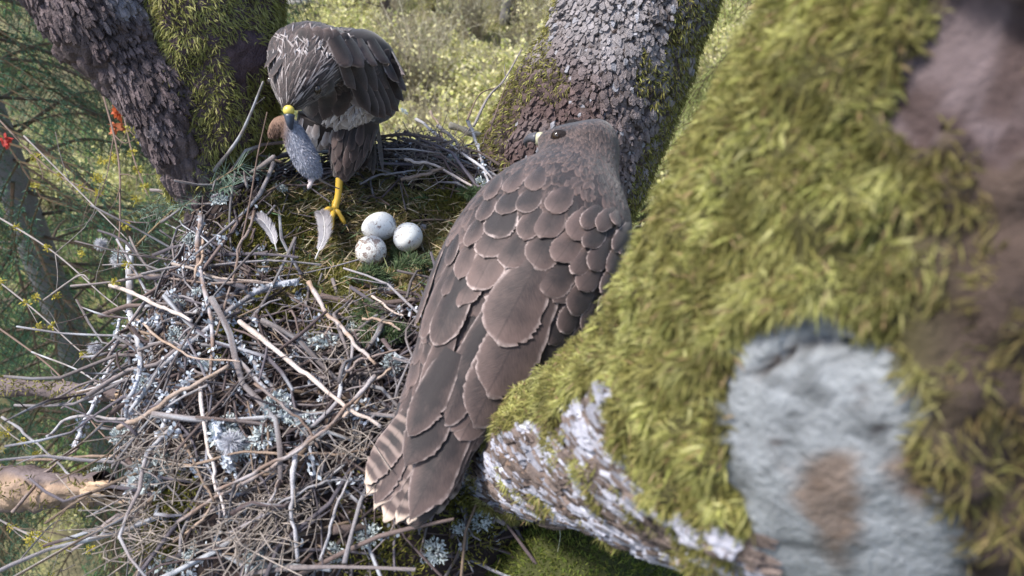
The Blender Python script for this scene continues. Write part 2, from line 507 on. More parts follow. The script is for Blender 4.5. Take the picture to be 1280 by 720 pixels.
bg_tree(ground_hit(-60, 120), (-.6, .3), 10, .15, (.12, .10, .09), 'stout dark tree among green shrubs beyond the spruce', 65, GRN)
bg_tree(ground_hit(960, 60), (1, .3), 12, .17, (.13, .11, .09), 'brown tree in the wood behind the bright spruce', 66)
# fallen pale log
a_, b_ = ground_hit(345, 22), ground_hit(470, 8)
bag = Bag(); pth = catmull([a_ + [0, 0, .35], (a_ + b_) / 2 + [0, 0, .5], b_ + [0, 0, .4]], 16)
Vv, Fq, Ft = tube(pth, np.linspace(.16, .10, 16) * (1 + .12 * rng.normal(size=16)), 9); bag.add(Vv, Fq, Ft, col=np.array((.33, .31, .28)))
for i in (3, 6, 9, 12):
    e = pth[i] + rng.normal(0, .35, 3) + [0, 0, .5]; Vv, Fq, Ft = tube(catmull([pth[i], e], 4), np.linspace(.05, .012, 4), 5); bag.add(Vv, Fq, Ft, col=np.array((.28, .25, .22)))
tag(bag.build('fallen_log', M_wood), 'pale fallen log with branch stubs lying in the far clearing', 'log')

# ------------------------------------------------------------------ spruce trees
def bough_mesh(name, seed, L, cols, droop=.35, dens=1.0):
    rg = np.random.default_rng(seed); bag = Bag()
    pth = catmull([(0, 0, 0), (L * .4, 0, -.02 * L), (L * .75, rg.normal(0, .04), -droop * .45 * L), (L, rg.normal(0, .08), -droop * L)], 24)
    Vv, Fq, Ft = tube(pth, np.linspace(.011, .002, 24), 5); bag.add(Vv, Fq, Ft, col=np.array((.11, .075, .05)))
    T = unit(np.gradient(pth, axis=0)); segs = []
    for i in range(3, 24):
        for s in (-1, 1):
            l1 = (.10 + .30 * math.sin(math.pi * min(1, (24 - i) / 21 + .12))) * L * .75 * rg.uniform(.7, 1.15)
            d = unit(T[i] * .8 + np.array([0, s * .9, 0]) + [0, 0, -.25 + rg.normal(0, .12)])
            e = pth[i] + d * l1 + [0, 0, -.35 * l1 * rg.uniform(.4, 1.2)]
            pp = catmull([pth[i], pth[i] + d * l1 * .5, e], 7); segs.append(pp)
            Vv, Fq, Ft = tube(pp, np.linspace(.004, .0012, 7), 3); bag.add(Vv, Fq, Ft, col=np.array((.13, .09, .05)))
            if l1 > .16:
                for j in (2, 3, 4, 5):
                    for s2 in (-1, 1):
                        d2 = unit((pp[j] - pp[j - 1]) * 10 + np.cross(d, [0, 0, 1]) * s2 * .7 + [0, 0, -.3])
                        p3 = catmull([pp[j], pp[j] + d2 * l1 * rg.uniform(.2, .38)], 4); segs.append(p3)
    segs.append(pth[6:])
    Pn, Dn = [], []
    for s in segs:
        l = np.linalg.norm(np.diff(s, axis=0), axis=1).sum(); k = max(4, int(l / .0042 * dens))
        u = rg.uniform(0, len(s) - 1.001, k); i = u.astype(int); f = (u - i)[:, None]
        Pn.append(s[i] * (1 - f) + s[i + 1] * f); Dn.append(unit(s[i + 1] - s[i]))
    Pn, Dn = np.concatenate(Pn), np.concatenate(Dn); k = len(Pn)
    rnd = rg.normal(size=(k, 3)); pr = unit(rnd - Dn * (rnd * Dn).sum(1, keepdims=True)); pr[:, 2] = np.abs(pr[:, 2]) * .6 + pr[:, 2] * .4
    d = unit(Dn * .9 + pr * .8); ln = rg.uniform(.012, .02, (k, 1)); w = unit(np.cross(d, rg.normal(size=(k, 3)))) * .0013
    Vt = np.stack([Pn - w, Pn + w, Pn + d * ln], 1).reshape(-1, 3)
    bag.add(Vt, None, np.arange(3 * k).reshape(-1, 3), col=np.repeat(mixcol(cols, k, rg, .3), 3, 0))
    return bag.mesh(name, M_needle, False)
DKS = [(.030, .080, .052), (.042, .105, .066), (.060, .125, .062)]
BRS = [(.34, .38, .12), (.42, .45, .16), (.25, .31, .09)]  # fresh yellow green, brightened so the colour carries the sunlight
boughs_d = [bough_mesh('bough_dark', 70 + i, 1.25, DKS, .5) for i in range(3)]
boughs_b = [bough_mesh('bough_bright', 80 + i, .95, BRS, .75, .7) for i in range(2)]
def spruce(base, h, r, label, boughs, zs, per_m, seed, lean=(0, 0), skip=None, lengths=(.8, 1.3)):
    rg = np.random.default_rng(seed); base = np.asarray(base, float)
    root = empty('spruce_tree', base, label, 'spruce')
    pth = catmull([base - [0, 0, .3], base + np.array([lean[0] * .5, lean[1] * .5, h * .5]), base + np.array([lean[0], lean[1], h])], 40)
    bag = Bag(); Vv, Fq, Ft = tube(pth, np.linspace(r * 1.3, r * .08, 40), 14)
    Vv = Vv + unit(rg.normal(size=Vv.shape)) * .006
    bag.add(Vv, Fq, Ft, col=np.array((.20, .19, .195))); bag.build('trunk', M_bark, root)
    nb = int((zs[1] - zs[0]) * per_m)
    for i in range(nb):
        z = zs[0] + (zs[1] - zs[0]) * (i + rg.random()) / nb; a = i * 2.39996 + rg.normal(0, .3)
        f = (z + .3 - base[2]) / (h + .3); c = pth[min(39, max(0, int(f * 39)))] * [1, 1, 0] + [0, 0, z]
        s = rg.uniform(*lengths) * (1.25 - .7 * f)
        tip = c + np.array([math.cos(a), math.sin(a), -.3]) * s * 1.2
        if skip and (skip(c) or skip(tip) or skip((c + tip) / 2)): continue
        link('bough', boughs[i % len(boughs)], root, c - base, (0, rg.normal(.1, .12), a), s)
    return root
def near_nest(p):     # keep boughs clear of the nest, birds and camera
    return np.linalg.norm((np.asarray(p) - [-.1, .6, 9.5]) * [1, 1, .8]) < 1.35
bs = P(14, 230, 4.6); tb = np.array([bs[0] - 1.1, bs[1], 0]); tb[2] = terrain(tb[0:1], tb[1:2])[0]
spruce(tb, 15, .14, 'dark green spruce with grey trunk and drooping boughs beside the stick nest', boughs_d, (3.5, 13.2), 20, 90, (2.2, .2), near_nest, (1.0, 1.7))
bs = P(1010, 130, 3.9); tb = np.array([bs[0], bs[1], 0]); tb[2] = terrain(tb[0:1], tb[1:2])[0]
spruce(tb, 13, .10, 'bright yellow green spruce with sunlit boughs between the two trunks', boughs_b, (5.2, 11.2), 13, 91, (.2, .1), near_nest, (1.1, 1.6))

# ------------------------------------------------------------------ the nest tree
tree = empty('nest_tree', (.05, .72, float(terrain(np.array([.05]), np.array([.72]))[0])), 'forked mossy old tree whose limbs and trunk hold the stick nest', 'tree')
MOSS_Y = [(.34, .34, .10), (.42, .415, .15), (.27, .285, .075), (.49, .47, .21)]
MOSS_D = [(.15, .14, .038), (.21, .19, .055), (.10, .10, .028), (.27, .24, .085)]
MOSS_G = [(.08, .115, .02), (.12, .155, .028), (.17, .18, .04)]
W3 = lambda x, y, z: np.array([x, y, H + z])

def plates(S, count, size, aspect, colf, seed, name, parent, keep=None, n_obj=0, lift=.003, along=None, axis=None):
    """raised bark scales on a limb surface; the largest in view become objects of their own"""
    rg = np.random.default_rng(seed)
    pt, nr = sample_grid(S, count * 3, rg)
    if axis is not None:      # lie along the limb's general surface, not its small bumps
        ac, ar = catmull(axis[0], 300), catmull(axis[1], 300)[:, 0]; at_ = unit(np.gradient(ac, axis=0))
        ni = np.concatenate([np.argmin(((q[:, None] - ac[None]) ** 2).sum(-1), 1) for q in np.array_split(pt, 20)])
        dd = pt - ac[ni]; dd = dd - at_[ni] * (dd * at_[ni]).sum(1, keepdims=True); nr = unit(unit(dd) * .8 + nr * .2)
    # thin out to a blue-noise like cover
    key = np.floor(pt / (size * .62)).astype(int); _, idx = np.unique(key, axis=0, return_index=True)
    pt, nr = pt[idx], nr[idx]
    if keep is not None:
        m_ = keep(pt, nr); pt, nr = pt[m_], nr[m_]
    col = colf(pt, rg)
    px, py, t = proj(pt)
    toc = unit(CO - pt); face = (toc * nr).sum(1)
    vis = (px > -10) & (px < 1290) & (py > -10) & (py < 730) & (t > 0) & (face > .15)
    score = np.where(vis, face / np.maximum(t, .05), -1)
    order = np.argsort(-score); obj_set = set(order[:n_obj].tolist())
    bag = Bag(); ax = along if along is not None else np.array([0, 0, 1.])
    for i in range(len(pt)):
        a = unit(ax - nr[i] * (ax @ nr[i])); b_ = np.cross(nr[i], a); k = 7
        th = np.linspace(0, 2 * np.pi, k, endpoint=False) + rg.uniform(0, 1) + rg.normal(0, .18, k)
        rr = rg.uniform(.55, 1.3, k) * size * .52 * rg.uniform(.6, 1.45)
        q = (b_[None] * np.cos(th)[:, None] + a[None] * aspect * np.sin(th)[:, None]) * rr[:, None]
        tilt = -.5 * np.sin(th)[:, None] * lift
        hgt = lift * rg.uniform(.35, 1.6)
        base = pt[i] + q - nr[i] * .003
        top = pt[i] + q * .8 + nr[i] * (hgt + tilt + rg.normal(0, hgt * .22, (k, 1)))
        cen = (pt[i] + nr[i] * hgt * 1.04)[None]
        Vv = np.concatenate([base, top, cen]); j = np.arange(k); j2 = (j + 1) % k
        Fq = np.stack([j, j2, j2 + k, j + k], 1); Ft = np.stack([j + k, j2 + k, np.full(k, 2 * k)], 1)
        if i in obj_set:
            o = link(name, mesh_data(name, Vv - pt[i], [Fq, Ft], M_plate, False, {'col': np.tile(col[i], (len(Vv), 1))}), parent, pt[i] - worldloc(parent))
        else:
            bag.add(Vv, Fq, Ft, col=col[i])
    if bag.n:
        tag(bag.build(name + 's', M_plate, parent, False), kind='stuff')

# --- main stem below the fork, down to the ground
def stem_disp(S, N, th): return (fbm(S, 9, 4, 7) - .5) * .06
stem_c = [(.05, .72, .0), (.06, .70, 3), (.05, .70, 6.5), (.05, .70, 8.3), (.02, .74, 8.85)]
S, N, T = limb(stem_c, [.34, .24, .22, .21, .17], 120, 48, stem_disp)
colr = np.array((.12, .10, .085)) * (.6 + .8 * fbm(S, 20, 3, 8))[..., None]
stem = mk('trunk', S, grid_faces(*S.shape[:2]), M_bark, tree, True, {'col': colr.reshape(-1, 3)})

# --- mossy swelling seen under the near limb
def sw_disp(S, N, th): return (fbm(S, 14, 4, 9) - .5) * .05
S, N, T = limb([W3(.02, .72, -1.35), P(685, 742, .90), P(775, 785, .86), P(980, 960, .9)], [.15, .098, .10, .10], 80, 60, sw_disp)
colr = np.array((.05, .055, .018)) * (.6 + .8 * fbm(S, 20, 3, 8))[..., None]
sw = mk('limb', S, grid_faces(*S.shape[:2]), M_bark, tree, True, {'col': colr.reshape(-1, 3)})
sw['label'] = 'low dark limb thickly covered in green moss'
rg = np.random.default_rng(100); bag = Bag(); pt, nr = sample_grid(S, 110000, rg)
k = (nr[:, 2] > -.2) & (fbm(pt, 16, 3, 12) > .30); pt, nr = pt[k], nr[k]
blades(bag, pt, nr, .007, .0013, mixcol(MOSS_G, len(pt), rg, .35), rg, .9, .7, .1, .3)
tag(bag.build('moss', M_moss, sw), kind='stuff')

# --- central trunk with scaly bark
ctr_c = [W3(.0, .86, -1.15), W3(.075, 1.12, -.80), P(712, 190, 1.32), P(795, 0, 1.27), P(850, -180, 1.3), P(930, -620, 1.5), P(1010, -1500, 2.4)]
ctr_r = [.12, .145, .136, .130, .125, .12, .09]
def ctr_disp(S, N, th):
    w1, w2, _ = worley(S * [62, 62, 44], 3)
    flare = .006 * sstep(H - .50, H - .72, S[..., 2])
    return (fbm(S, 6, 3, 5) - .5) * .05 + .007 * sstep(.02, .22, w2 - w1) + (fbm(S, 90, 3, 6) - .5) * .004 + flare
S, N, T = limb(ctr_c, ctr_r, 420, 240, ctr_disp)
w1, w2, wid = worley(S * [62, 62, 44], 3)
px, py, tt = proj(S)
def ctr_col(p):
    x_, y_, _ = proj(p)
    red = sstep(180, 70, np.hypot((x_ - 655) * .9, (y_ - 185) * 1.0)) * .9
    red = red * sstep(.2, .6, fbm(p, 18, 3, 21) + .1)
    c0 = np.array((.135, .115, .112)); c1 = np.array((.34, .315, .32)); c2 = np.array((.095, .058, .053))
    f = fbm(p, 26, 3, 22)[..., None]
    c = c0 * (1 - f) + c1 * f
    return c * (1 - red[..., None]) + c2 * red[..., None]
base_c = np.where((w2 - w1 > .12)[..., None], ctr_col(S) * (.6 + .5 * wid[..., None]), np.array((.06, .045, .04)))
ctr = mk('scaly_trunk', S, grid_faces(*S.shape[:2]), M_bark, tree, True, {'col': base_c.reshape(-1, 3)})
ctr['label'] = 'upright trunk with grey scaly bark and moss down both edges'
near = S[(S[:, 0, 2] > H - .85) & (S[:, 0, 2] < H - .05)]
def plate_cols(pt, rg):
    c = ctr_col(pt) * rg.uniform(.7, 1.2, (len(pt), 1))
    li = rg.random(len(pt)) < .06
    c[li] = np.array((.27, .265, .285)) * rg.uniform(.8, 1.1, (li.sum(), 1))
    return c
def ctr_mossmask(p):
    x_, y_, _ = proj(p)
    # distance of the point from the trunk's edges as seen, plus noise: moss grows on both flanks
    nf = fbm(p, 13, 3, 31)
    lw_ = np.interp(y_, [-200, 0, 60, 130, 200], [720, 712, 690, 668, 640])
    rw_ = np.interp(y_, [-200, 0, 150, 260], [880, 838, 800, 765])
    m_ = np.maximum(sstep(18, -22, x_ - lw_), sstep(-14, 26, x_ - rw_))
    patch = sstep(38, 10, np.hypot(x_ - 692, (y_ - 105) * .8)) * .95
    patch2 = sstep(26, 6, np.hypot((x_ - 805) * 1.6, (y_ - 90) * .4)) * .7
    m_ = np.maximum(np.maximum(m_, patch), patch2)
    return m_ * .85 + (nf - .5) * 1.5
plates(near, 15000, .0090, 1.55, plate_cols, 33, 'bark_scale', ctr, lambda p, n: (ctr_mossmask(p) < .5) & (np.abs(fbm(p * [1, 1, .35], 42, 2, 36) - .5) > .022), 280, .0024, axis=(ctr_c, ctr_r))
rg = np.random.default_rng(101); bag = Bag(); pt, nr = sample_grid(near, 90000, rg)
k = ctr_mossmask(pt) > .45; pt, nr = pt[k], nr[k]
blades(bag, pt, nr, .009, .0017, mixcol(MOSS_D + MOSS_Y[:1], len(pt), rg, .3), rg, .7, .7, .4, .6, clump=45)
tag(bag.build('moss', M_moss, ctr), kind='stuff')

# --- left limb: a mossy stem and a bark-covered fork leaning out
lb_c = [W3(-.30, .95, -1.0), P(282, 235, 1.17), P(272, 130, 1.12), P(262, 0, 1.06), P(255, -140, 1.05), P(235, -500, 1.2), P(180, -1200, 1.9)]
lb_r = [.10, .076, .094, .104, .10, .085, .06]
def lb_disp(S, N, th): return (fbm(S, 11, 4, 15) - .5) * .05 + (fbm(S, 70, 3, 17) - .5) * .012
S, N, T = limb(lb_c, lb_r, 220, 120, lb_disp)
colr = (np.array((.085, .058, .064)) * (.2 + 1.6 * fbm(S, 60, 4, 16))[..., None])
lb = mk('mossy_limb', S, grid_faces(*S.shape[:2]), M_bark, tree, True, {'col': colr.reshape(-1, 3)})
lb['label'] = 'limb thick with olive moss and one bare purple brown patch'
near = S[(S[:, 0, 2] > H - .80) & (S[:, 0, 2] < H - .0)]
rg = np.random.default_rng(102); bag = Bag(); pt, nr = sample_grid(near, 90000, rg)
x_, y_, _ = proj(pt)
bare = sstep(28, 12, np.hypot((x_ - 306) * .8, (y_ - 66) * .75) - (fbm(pt, 40, 3, 19) - .5) * 45)
k = (fbm(pt, 15, 3, 18) > .30 + .5 * bare) & (bare < .5); pt, nr = pt[k], nr[k]
f = fbm(pt, 24, 3, 20)[:, None]
cc = mixcol(MOSS_D, len(pt), rg, .3) * (1 - f) + mixcol(MOSS_Y, len(pt), rg, .3) * f
blades(bag, pt, nr, .009, .0016, cc, rg, .7, .9, .25, .7, clump=45)
tag(bag.build('moss', M_moss, lb), kind='stuff')
lf_c = [W3(-.34, .93, -.95), P(256, 235, 1.12), P(215, 140, 1.06), P(150, 50, 1.02), P(88, -40, .98), P(-40, -250, 1.0), P(-260, -800, 1.4)]
lf_r = [.07, .045, .050, .066, .068, .06, .045]
def lf_disp(S, N, th):
    w1, w2, _ = worley(S * [70, 70, 32], 8)
    return (fbm(S, 12, 3, 25) - .5) * .03 + .007 * sstep(.02, .25, w2 - w1) + (fbm(S, 80, 3, 26) - .5) * .005
S, N, T = limb(lf_c, lf_r, 300, 130, lf_disp)
def lf_col(p):
    f = fbm(p, 34, 3, 27)[..., None]; g_ = fbm(p, 12, 3, 28)[..., None]
    c = np.array((.05, .034, .034)) * (1 - f) + np.array((.16, .125, .125)) * f
    return c * (1 - sstep(.55, .66, g_) * .6) + np.array((.34, .33, .37)) * sstep(.55, .66, g_) * .6
lf = mk('leaning_limb', S, grid_faces(*S.shape[:2]), M_bark, tree, True, {'col': lf_col(S).reshape(-1, 3)})
lf['label'] = 'leaning limb with furrowed grey brown bark'
near = S[(S[:, 0, 2] > H - .78) & (S[:, 0, 2] < H - .1)]
plates(near, 9000, .0068, 2.6, lambda p, rg: lf_col(p) * rg.uniform(.5, 1.25, (len(p), 1)), 44, 'bark_scale', lf, lambda p, n: (fbm(p, 12, 3, 30) < .56) & (np.abs(fbm(p * [1, 1, .5], 36, 2, 37) - .5) > .03), 240, .0028, unit(np.asarray(P(88, -40, .98)) - P(256, 235, 1.12)), axis=(lf_c, lf_r))
rg = np.random.default_rng(103); bag = Bag(); pt, nr = sample_grid(near, 15000, rg)
x_, y_, _ = proj(pt); rgt = (x_ - np.interp(y_, [0, 100, 220], [165, 235, 275])) / 40
k = fbm(pt, 15, 3, 34) + np.clip(rgt, -1, 1) * .25 > .56; pt, nr = pt[k], nr[k]
blades(bag, pt, nr, .010, .002, mixcol(MOSS_D, len(pt), rg, .3), rg, .8, .8, .25, .6)
tag(bag.build('moss', M_moss, lf), kind='stuff')

# --- near limb passing close to the camera
nl_c = [W3(-.02, .72, -1.10), P(600, 585, .93), P(668, 578, .80), P(765, 548, .68), P(915, 518, .545), P(1110, 430, .44), P(1235, 205, .40), P(1318, 0, .39), W3(.29, .33, .12), W3(.33, .34, .55), W3(.42, .40, 1.5), W3(.55, .5, 2.6)]
nl_r = [.10, .060, .060, .080, .115, .146, .140, .136, .135, .125, .10, .07]
def nl_poly(x_, y_, pts):
    ins = np.zeros(x_.shape, bool); j = len(pts) - 1
    for i in range(len(pts)):
        (xi, yi), (xj, yj) = pts[i], pts[j]
        c_ = ((yi > y_) != (yj > y_)) & (x_ < (xj - xi) * (y_ - yi) / (yj - yi + 1e-9) + xi)
        ins ^= c_; j = i
    return ins
GREY = [(945, 395), (1000, 385), (1070, 425), (1125, 455), (1148, 520), (1165, 590), (1200, 640), (1215, 760), (950, 760), (930, 640), (918, 560), (922, 480), (938, 430)]
LOWB = [(575, 560), (620, 540), (650, 535), (700, 520), (735, 480), (752, 500), (748, 560), (790, 610), (860, 640), (960, 680), (960, 740), (820, 740), (560, 620)]
TOPB = [(1100, 130), (1150, 30), (1200, -40), (1300, -40), (1300, 190), (1230, 210), (1180, 150), (1150, 190), (1105, 170)]
CRACK = np.array([(945, 468), (975, 448), (1000, 432), (1030, 427), (1060, 428)])
def segdist(x_, y_, poly):
    d = np.full(x_.shape, 1e9)
    for a, b_ in zip(poly[:-1], poly[1:]):
        ab = b_ - a; tt_ = np.clip(((x_ - a[0]) * ab[0] + (y_ - a[1]) * ab[1]) / (ab @ ab), 0, 1)
        d = np.minimum(d, np.hypot(x_ - a[0] - ab[0] * tt_, y_ - a[1] - ab[1] * tt_))
    return d
def warp(p, x_, y_, amp=72):
    return x_ + (fbm(p, 30, 3, 51) - .5) * amp, y_ + (fbm(p, 30, 3, 52) - .5) * amp
def nl_zones(p):
    x_, y_, t_ = proj(p); fr = t_ > .02
    wx, wy = warp(p, x_, y_)
    return nl_poly(wx, wy, GREY) & fr, nl_poly(wx, wy, LOWB) & fr, nl_poly(wx, wy, TOPB) & fr, x_, y_
def nl_disp(S, N, th):
    g_, lo, tp, x_, y_ = nl_zones(S)
    w1, w2, _ = worley(S * [40, 60, 60], 12)
    d = (fbm(S, 7, 4, 45) - .5) * .035 + (fbm(S, 60, 3, 46) - .5) * .006
    lump = worley(S * 46, 77)[0]; d = d + np.where(g_ | lo | tp, 0, .017 * (1 - np.clip(lump, 0, 1)) + (fbm(S, 120, 2, 78) - .5) * .004)
    d = d + np.where(g_, .002 + (fbm(S, 45, 4, 47) - .5) * .006 + (fbm(S, 130, 3, 50) - .5) * .003, 0) + np.where(lo, .006 * sstep(.02, .3, w2 - w1), 0)
    cr = segdist(x_ + (fbm(S, 60, 2, 48) - .5) * 16, y_ + (fbm(S, 60, 2, 49) - .5) * 16, CRACK)
    d = d - np.where(g_, .010 * np.exp(-(cr / 6.) ** 2), 0)
    for cx_, cy_, r_ in ((1078, 492, 9), (1150, 590, 18), (1100, 535, 9)):
        d = d - np.where(g_, .008 * np.exp(-(np.hypot((x_ - cx_) * 1.6, (y_ - cy_) * .8) / r_) ** 2), 0)
    return d
S, N, T = limb(nl_c, nl_r, 420, 260, nl_disp)
g_, lo, tp, x_, y_ = nl_zones(S)
f1 = fbm(S, 30, 4, 55)[..., None]; f2 = fbm(S, 14, 3, 56)[..., None]; f3 = fbm(S, 75, 3, 57)[..., None]
rgt_ = sstep(1080, 1230, x_)[..., None]; cb = np.array((.055, .05, .018)) * (.5 + f1) * (1 - rgt_) + np.array((.06, .042, .034)) * (.4 + 1.2 * f1) * rgt_
ck1, ck2, _ = worley(S * [26, 26, 18], 88); grey = np.array((.20, .212, .222)) * (.55 + .6 * f1 + .3 * f3) * np.where(ck2 - ck1 < .06, .6, 1.)[..., None]
brown = np.array((.13, .085, .058)) * (.7 + .6 * f3)
bm = .8 * sstep(.50, .60, f2 * .6 + .16 + (f3 - .5) * .25 + .22 * np.exp(-(((x_ - 1040) / 32.) ** 2 + ((y_ - 640) / 85.) ** 2))[..., None] + .26 * np.exp(-(((x_ - 1150) / 22.) ** 2 + ((y_ - 590) / 45.) ** 2))[..., None] - .08)
grey = grey * (1 - bm) + brown * bm
crd = segdist(x_ + (fbm(S, 60, 2, 48) - .5) * 16, y_ + (fbm(S, 60, 2, 49) - .5) * 16, CRACK); ckm = np.exp(-(crd / 5.) ** 2)[..., None]
for cx_, cy_, r_ in ((1078, 492, 9), (1150, 590, 20), (1100, 535, 8), (968, 556, 8)): ckm = np.maximum(ckm, .9 * np.exp(-(np.hypot((x_ - cx_) * 1.6, (y_ - cy_) * .8) / r_) ** 2)[..., None])
grey = grey * (1 - ckm) + np.array((.035, .022, .018)) * ckm
whi = sstep(.50, .58, fbm(S * [1, 1, 1], 40, 3, 58))[..., None]
low = np.array((.17, .115, .085)) * (.5 + f3) * (1 - whi) + np.array((.55, .55, .60)) * whi
top = np.array((.055, .038, .036)) * (.3 + 1.2 * f1) * (1 - whi * .6) + np.array((.16, .125, .13)) * whi * .6
colr = np.where(g_[..., None], grey, np.where(lo[..., None], low, np.where(tp[..., None], top, cb)))
nl = mk('shaggy_limb', S, grid_faces(*S.shape[:2]), M_bark, tree, True, {'col': colr.reshape(-1, 3)})
nl['label'] = 'thick limb under shaggy yellow green moss with a peeling pale grey bark patch'
sel = (proj(S[:, 0])[2] > .05) & (S[:, 0, 2] < H + .1) & (S[:, 0, 2] > H - .9)
near = S[sel]
def low_keep(p, n):
    g_, lo, tp, *_ = nl_zones(p); return lo
def low_cols(p, rg):
    w_ = (fbm(p, 40, 3, 58) + rg.normal(0, .13, len(p)) > .53)[:, None]
    return np.where(w_, np.array((.33, .33, .38)) * rg.uniform(.5, 1.15, (len(p), 1)), np.array((.11, .085, .075)) * rg.uniform(.5, 1.6, (len(p), 1)))
plates(near, 26000, .0050, 3.6, low_cols, 55, 'bark_scale', nl, low_keep, 260, .0012, unit(np.asarray(P(640, 540, .75)) - P(760, 650, .62)), axis=(nl_c, nl_r))
rg = np.random.default_rng(104); bag = Bag(); pt, nr = sample_grid(near, 640000, rg)
g_, lo, tp, x_, y_ = nl_zones(pt)
dn = fbm(pt, 20, 3, 61)
right = sstep(1080, 1230, x_ + (y_ - 300) * .1)
k = ~g_ & ~(tp & (fbm(pt, 28, 3, 67) < .60)) & (rg.random(len(pt)) > .75 * right) & (dn > .18 + .20 * right) & ~(lo & (fbm(pt, 35, 3, 62) < .62)); pt, nr, x_, y_, right = pt[k], nr[k], x_[k], y_[k], right[k]
f = np.clip((fbm(pt, 60, 3, 63) - .5) * 2.4 + (fbm(pt, 14, 2, 64) - .5) * 1.2 + .42, 0, 1)[:, None]
cy = mixcol(MOSS_Y, len(pt), rg, .3); cd = mixcol(MOSS_D, len(pt), rg, .3); cbn = mixcol([(.13, .09, .04), (.17, .13, .06), (.10, .09, .03)], len(pt), rg, .3)
wl, _, wid_ = worley(pt * 46, 77); kk = rg.random(len(pt)) > np.clip((wl - .52) * 3., 0, .9); dead = rg.random(len(pt)) < .07
f = np.clip(f + (wid_[:, None] - .5) * .8 - .15, 0, 1); cc = cy * f + cd * (1 - f); cc = cc * (.72 + .5 * vnoise(pt * 46, 79))[:, None]; cc[dead] = mixcol([(.24, .16, .08), (.30, .22, .12)], int(dead.sum()), rg, .3); rr = (right * .75)[:, None]; cc = cc * (1 - rr) + cbn * rr
tcam = ((CO - pt) * nr).sum(1) > -.02; kk = kk & (tcam | (rg.random(len(pt)) < .3)); pt, nr, cc = pt[kk], nr[kk], cc[kk]
blades(bag, pt, nr, .0085, .00095, cc, rg, .7, 1.0, .3, .6, clump=80)
tag(bag.build('moss', M_moss, nl), kind='stuff')
# longer moss shoots in loose tufts
bag = Bag(); pt, nr = sample_grid(near, 16000, rg)
g_, lo, tp, x_, y_ = nl_zones(pt); k = ~(g_ | tp | lo) & (fbm(pt, 45, 2, 65) > .55) & (x_ < 1150); pt, nr = pt[k], nr[k]
blades(bag, pt, nr, .011, .0013, mixcol(MOSS_Y, len(pt), rg, .25), rg, .7, .9, .5, .7, clump=60)
tag(bag.build('moss_shoots', M_moss, nl), kind='stuff')

# ------------------------------------------------------------------ the nest
NC = np.array([-.20, .77]); CUP = np.array([-.185, .865])
def nest_z(x, y):
    x = np.asarray(x, float); y = np.asarray(y, float)
    q = np.sqrt(((x - NC[0]) / .34) ** 2 + ((y - NC[1]) / .42) ** 2)
    z = -.655 - .11 * np.clip((q - .6) / .4, 0, 9) ** 1.5 * (q < 1) - (q >= 1) * (.11 + 1.6 * (q - 1))
    z = z + .03 * sstep(.95, 1.12, y)
    z = z - .052 * np.exp(-(((x - CUP[0]) / .125) ** 2 + ((y - CUP[1]) / .105) ** 2) ** 1.3)
    z = z + .07 * np.exp(-((x + .43) / .10) ** 2 - ((y - .93) / .10) ** 2)
    return np.maximum(z, -1.15) + H
def on_nest(px, py, h=0., zmin=-.86):
    r_ = ray(px, py); t = .3
    for _ in range(500):
        p = CO + r_ * t
        if p[2] <= max(float(nest_z(p[0], p[1])), H + zmin) + h: break
        t += .003
    return CO + r_ * t
nest = empty('nest', (NC[0], NC[1], H - 1.1), 'large stick nest with mossy cup wedged in the tree fork', 'nest')
# inner mass of rotted twigs and leaf mould, darkened for shade between the sticks
rg = np.random.default_rng(200)
qs = np.concatenate([np.linspace(0, 1, 60), np.linspace(1.03, 1.28, 14)]); th = np.linspace(0, 2 * np.pi, 150, endpoint=False)
Q, TH = np.meshgrid(qs, th, indexing='ij')
Xn, Yn = NC[0] + Q * .34 * np.cos(TH), NC[1] + Q * .42 * np.sin(TH)
Zn = nest_z(Xn, Yn) - .016
Sn = np.stack([Xn, Yn, Zn], -1)
Sn[..., 2] += (fbm(Sn, 30, 4, 71) - .5) * .035
low_ = np.stack([NC[0] + .30 * np.cos(th), NC[1] + .34 * np.sin(th), np.full_like(th, H - 1.22)], -1)
low2 = np.stack([NC[0] + .02 * np.cos(th), NC[1] + .02 * np.sin(th), np.full_like(th, H - 1.3)], -1)
Sn = np.concatenate([Sn, low_[None], low2[None]])
cn = np.array((.035, .025, .023)) * (.5 + fbm(Sn, 40, 3, 72))[..., None]
mk('nest_core', Sn, grid_faces(*Sn.shape[:2]), M_soil, nest, True, {'col': cn.reshape(-1, 3)})

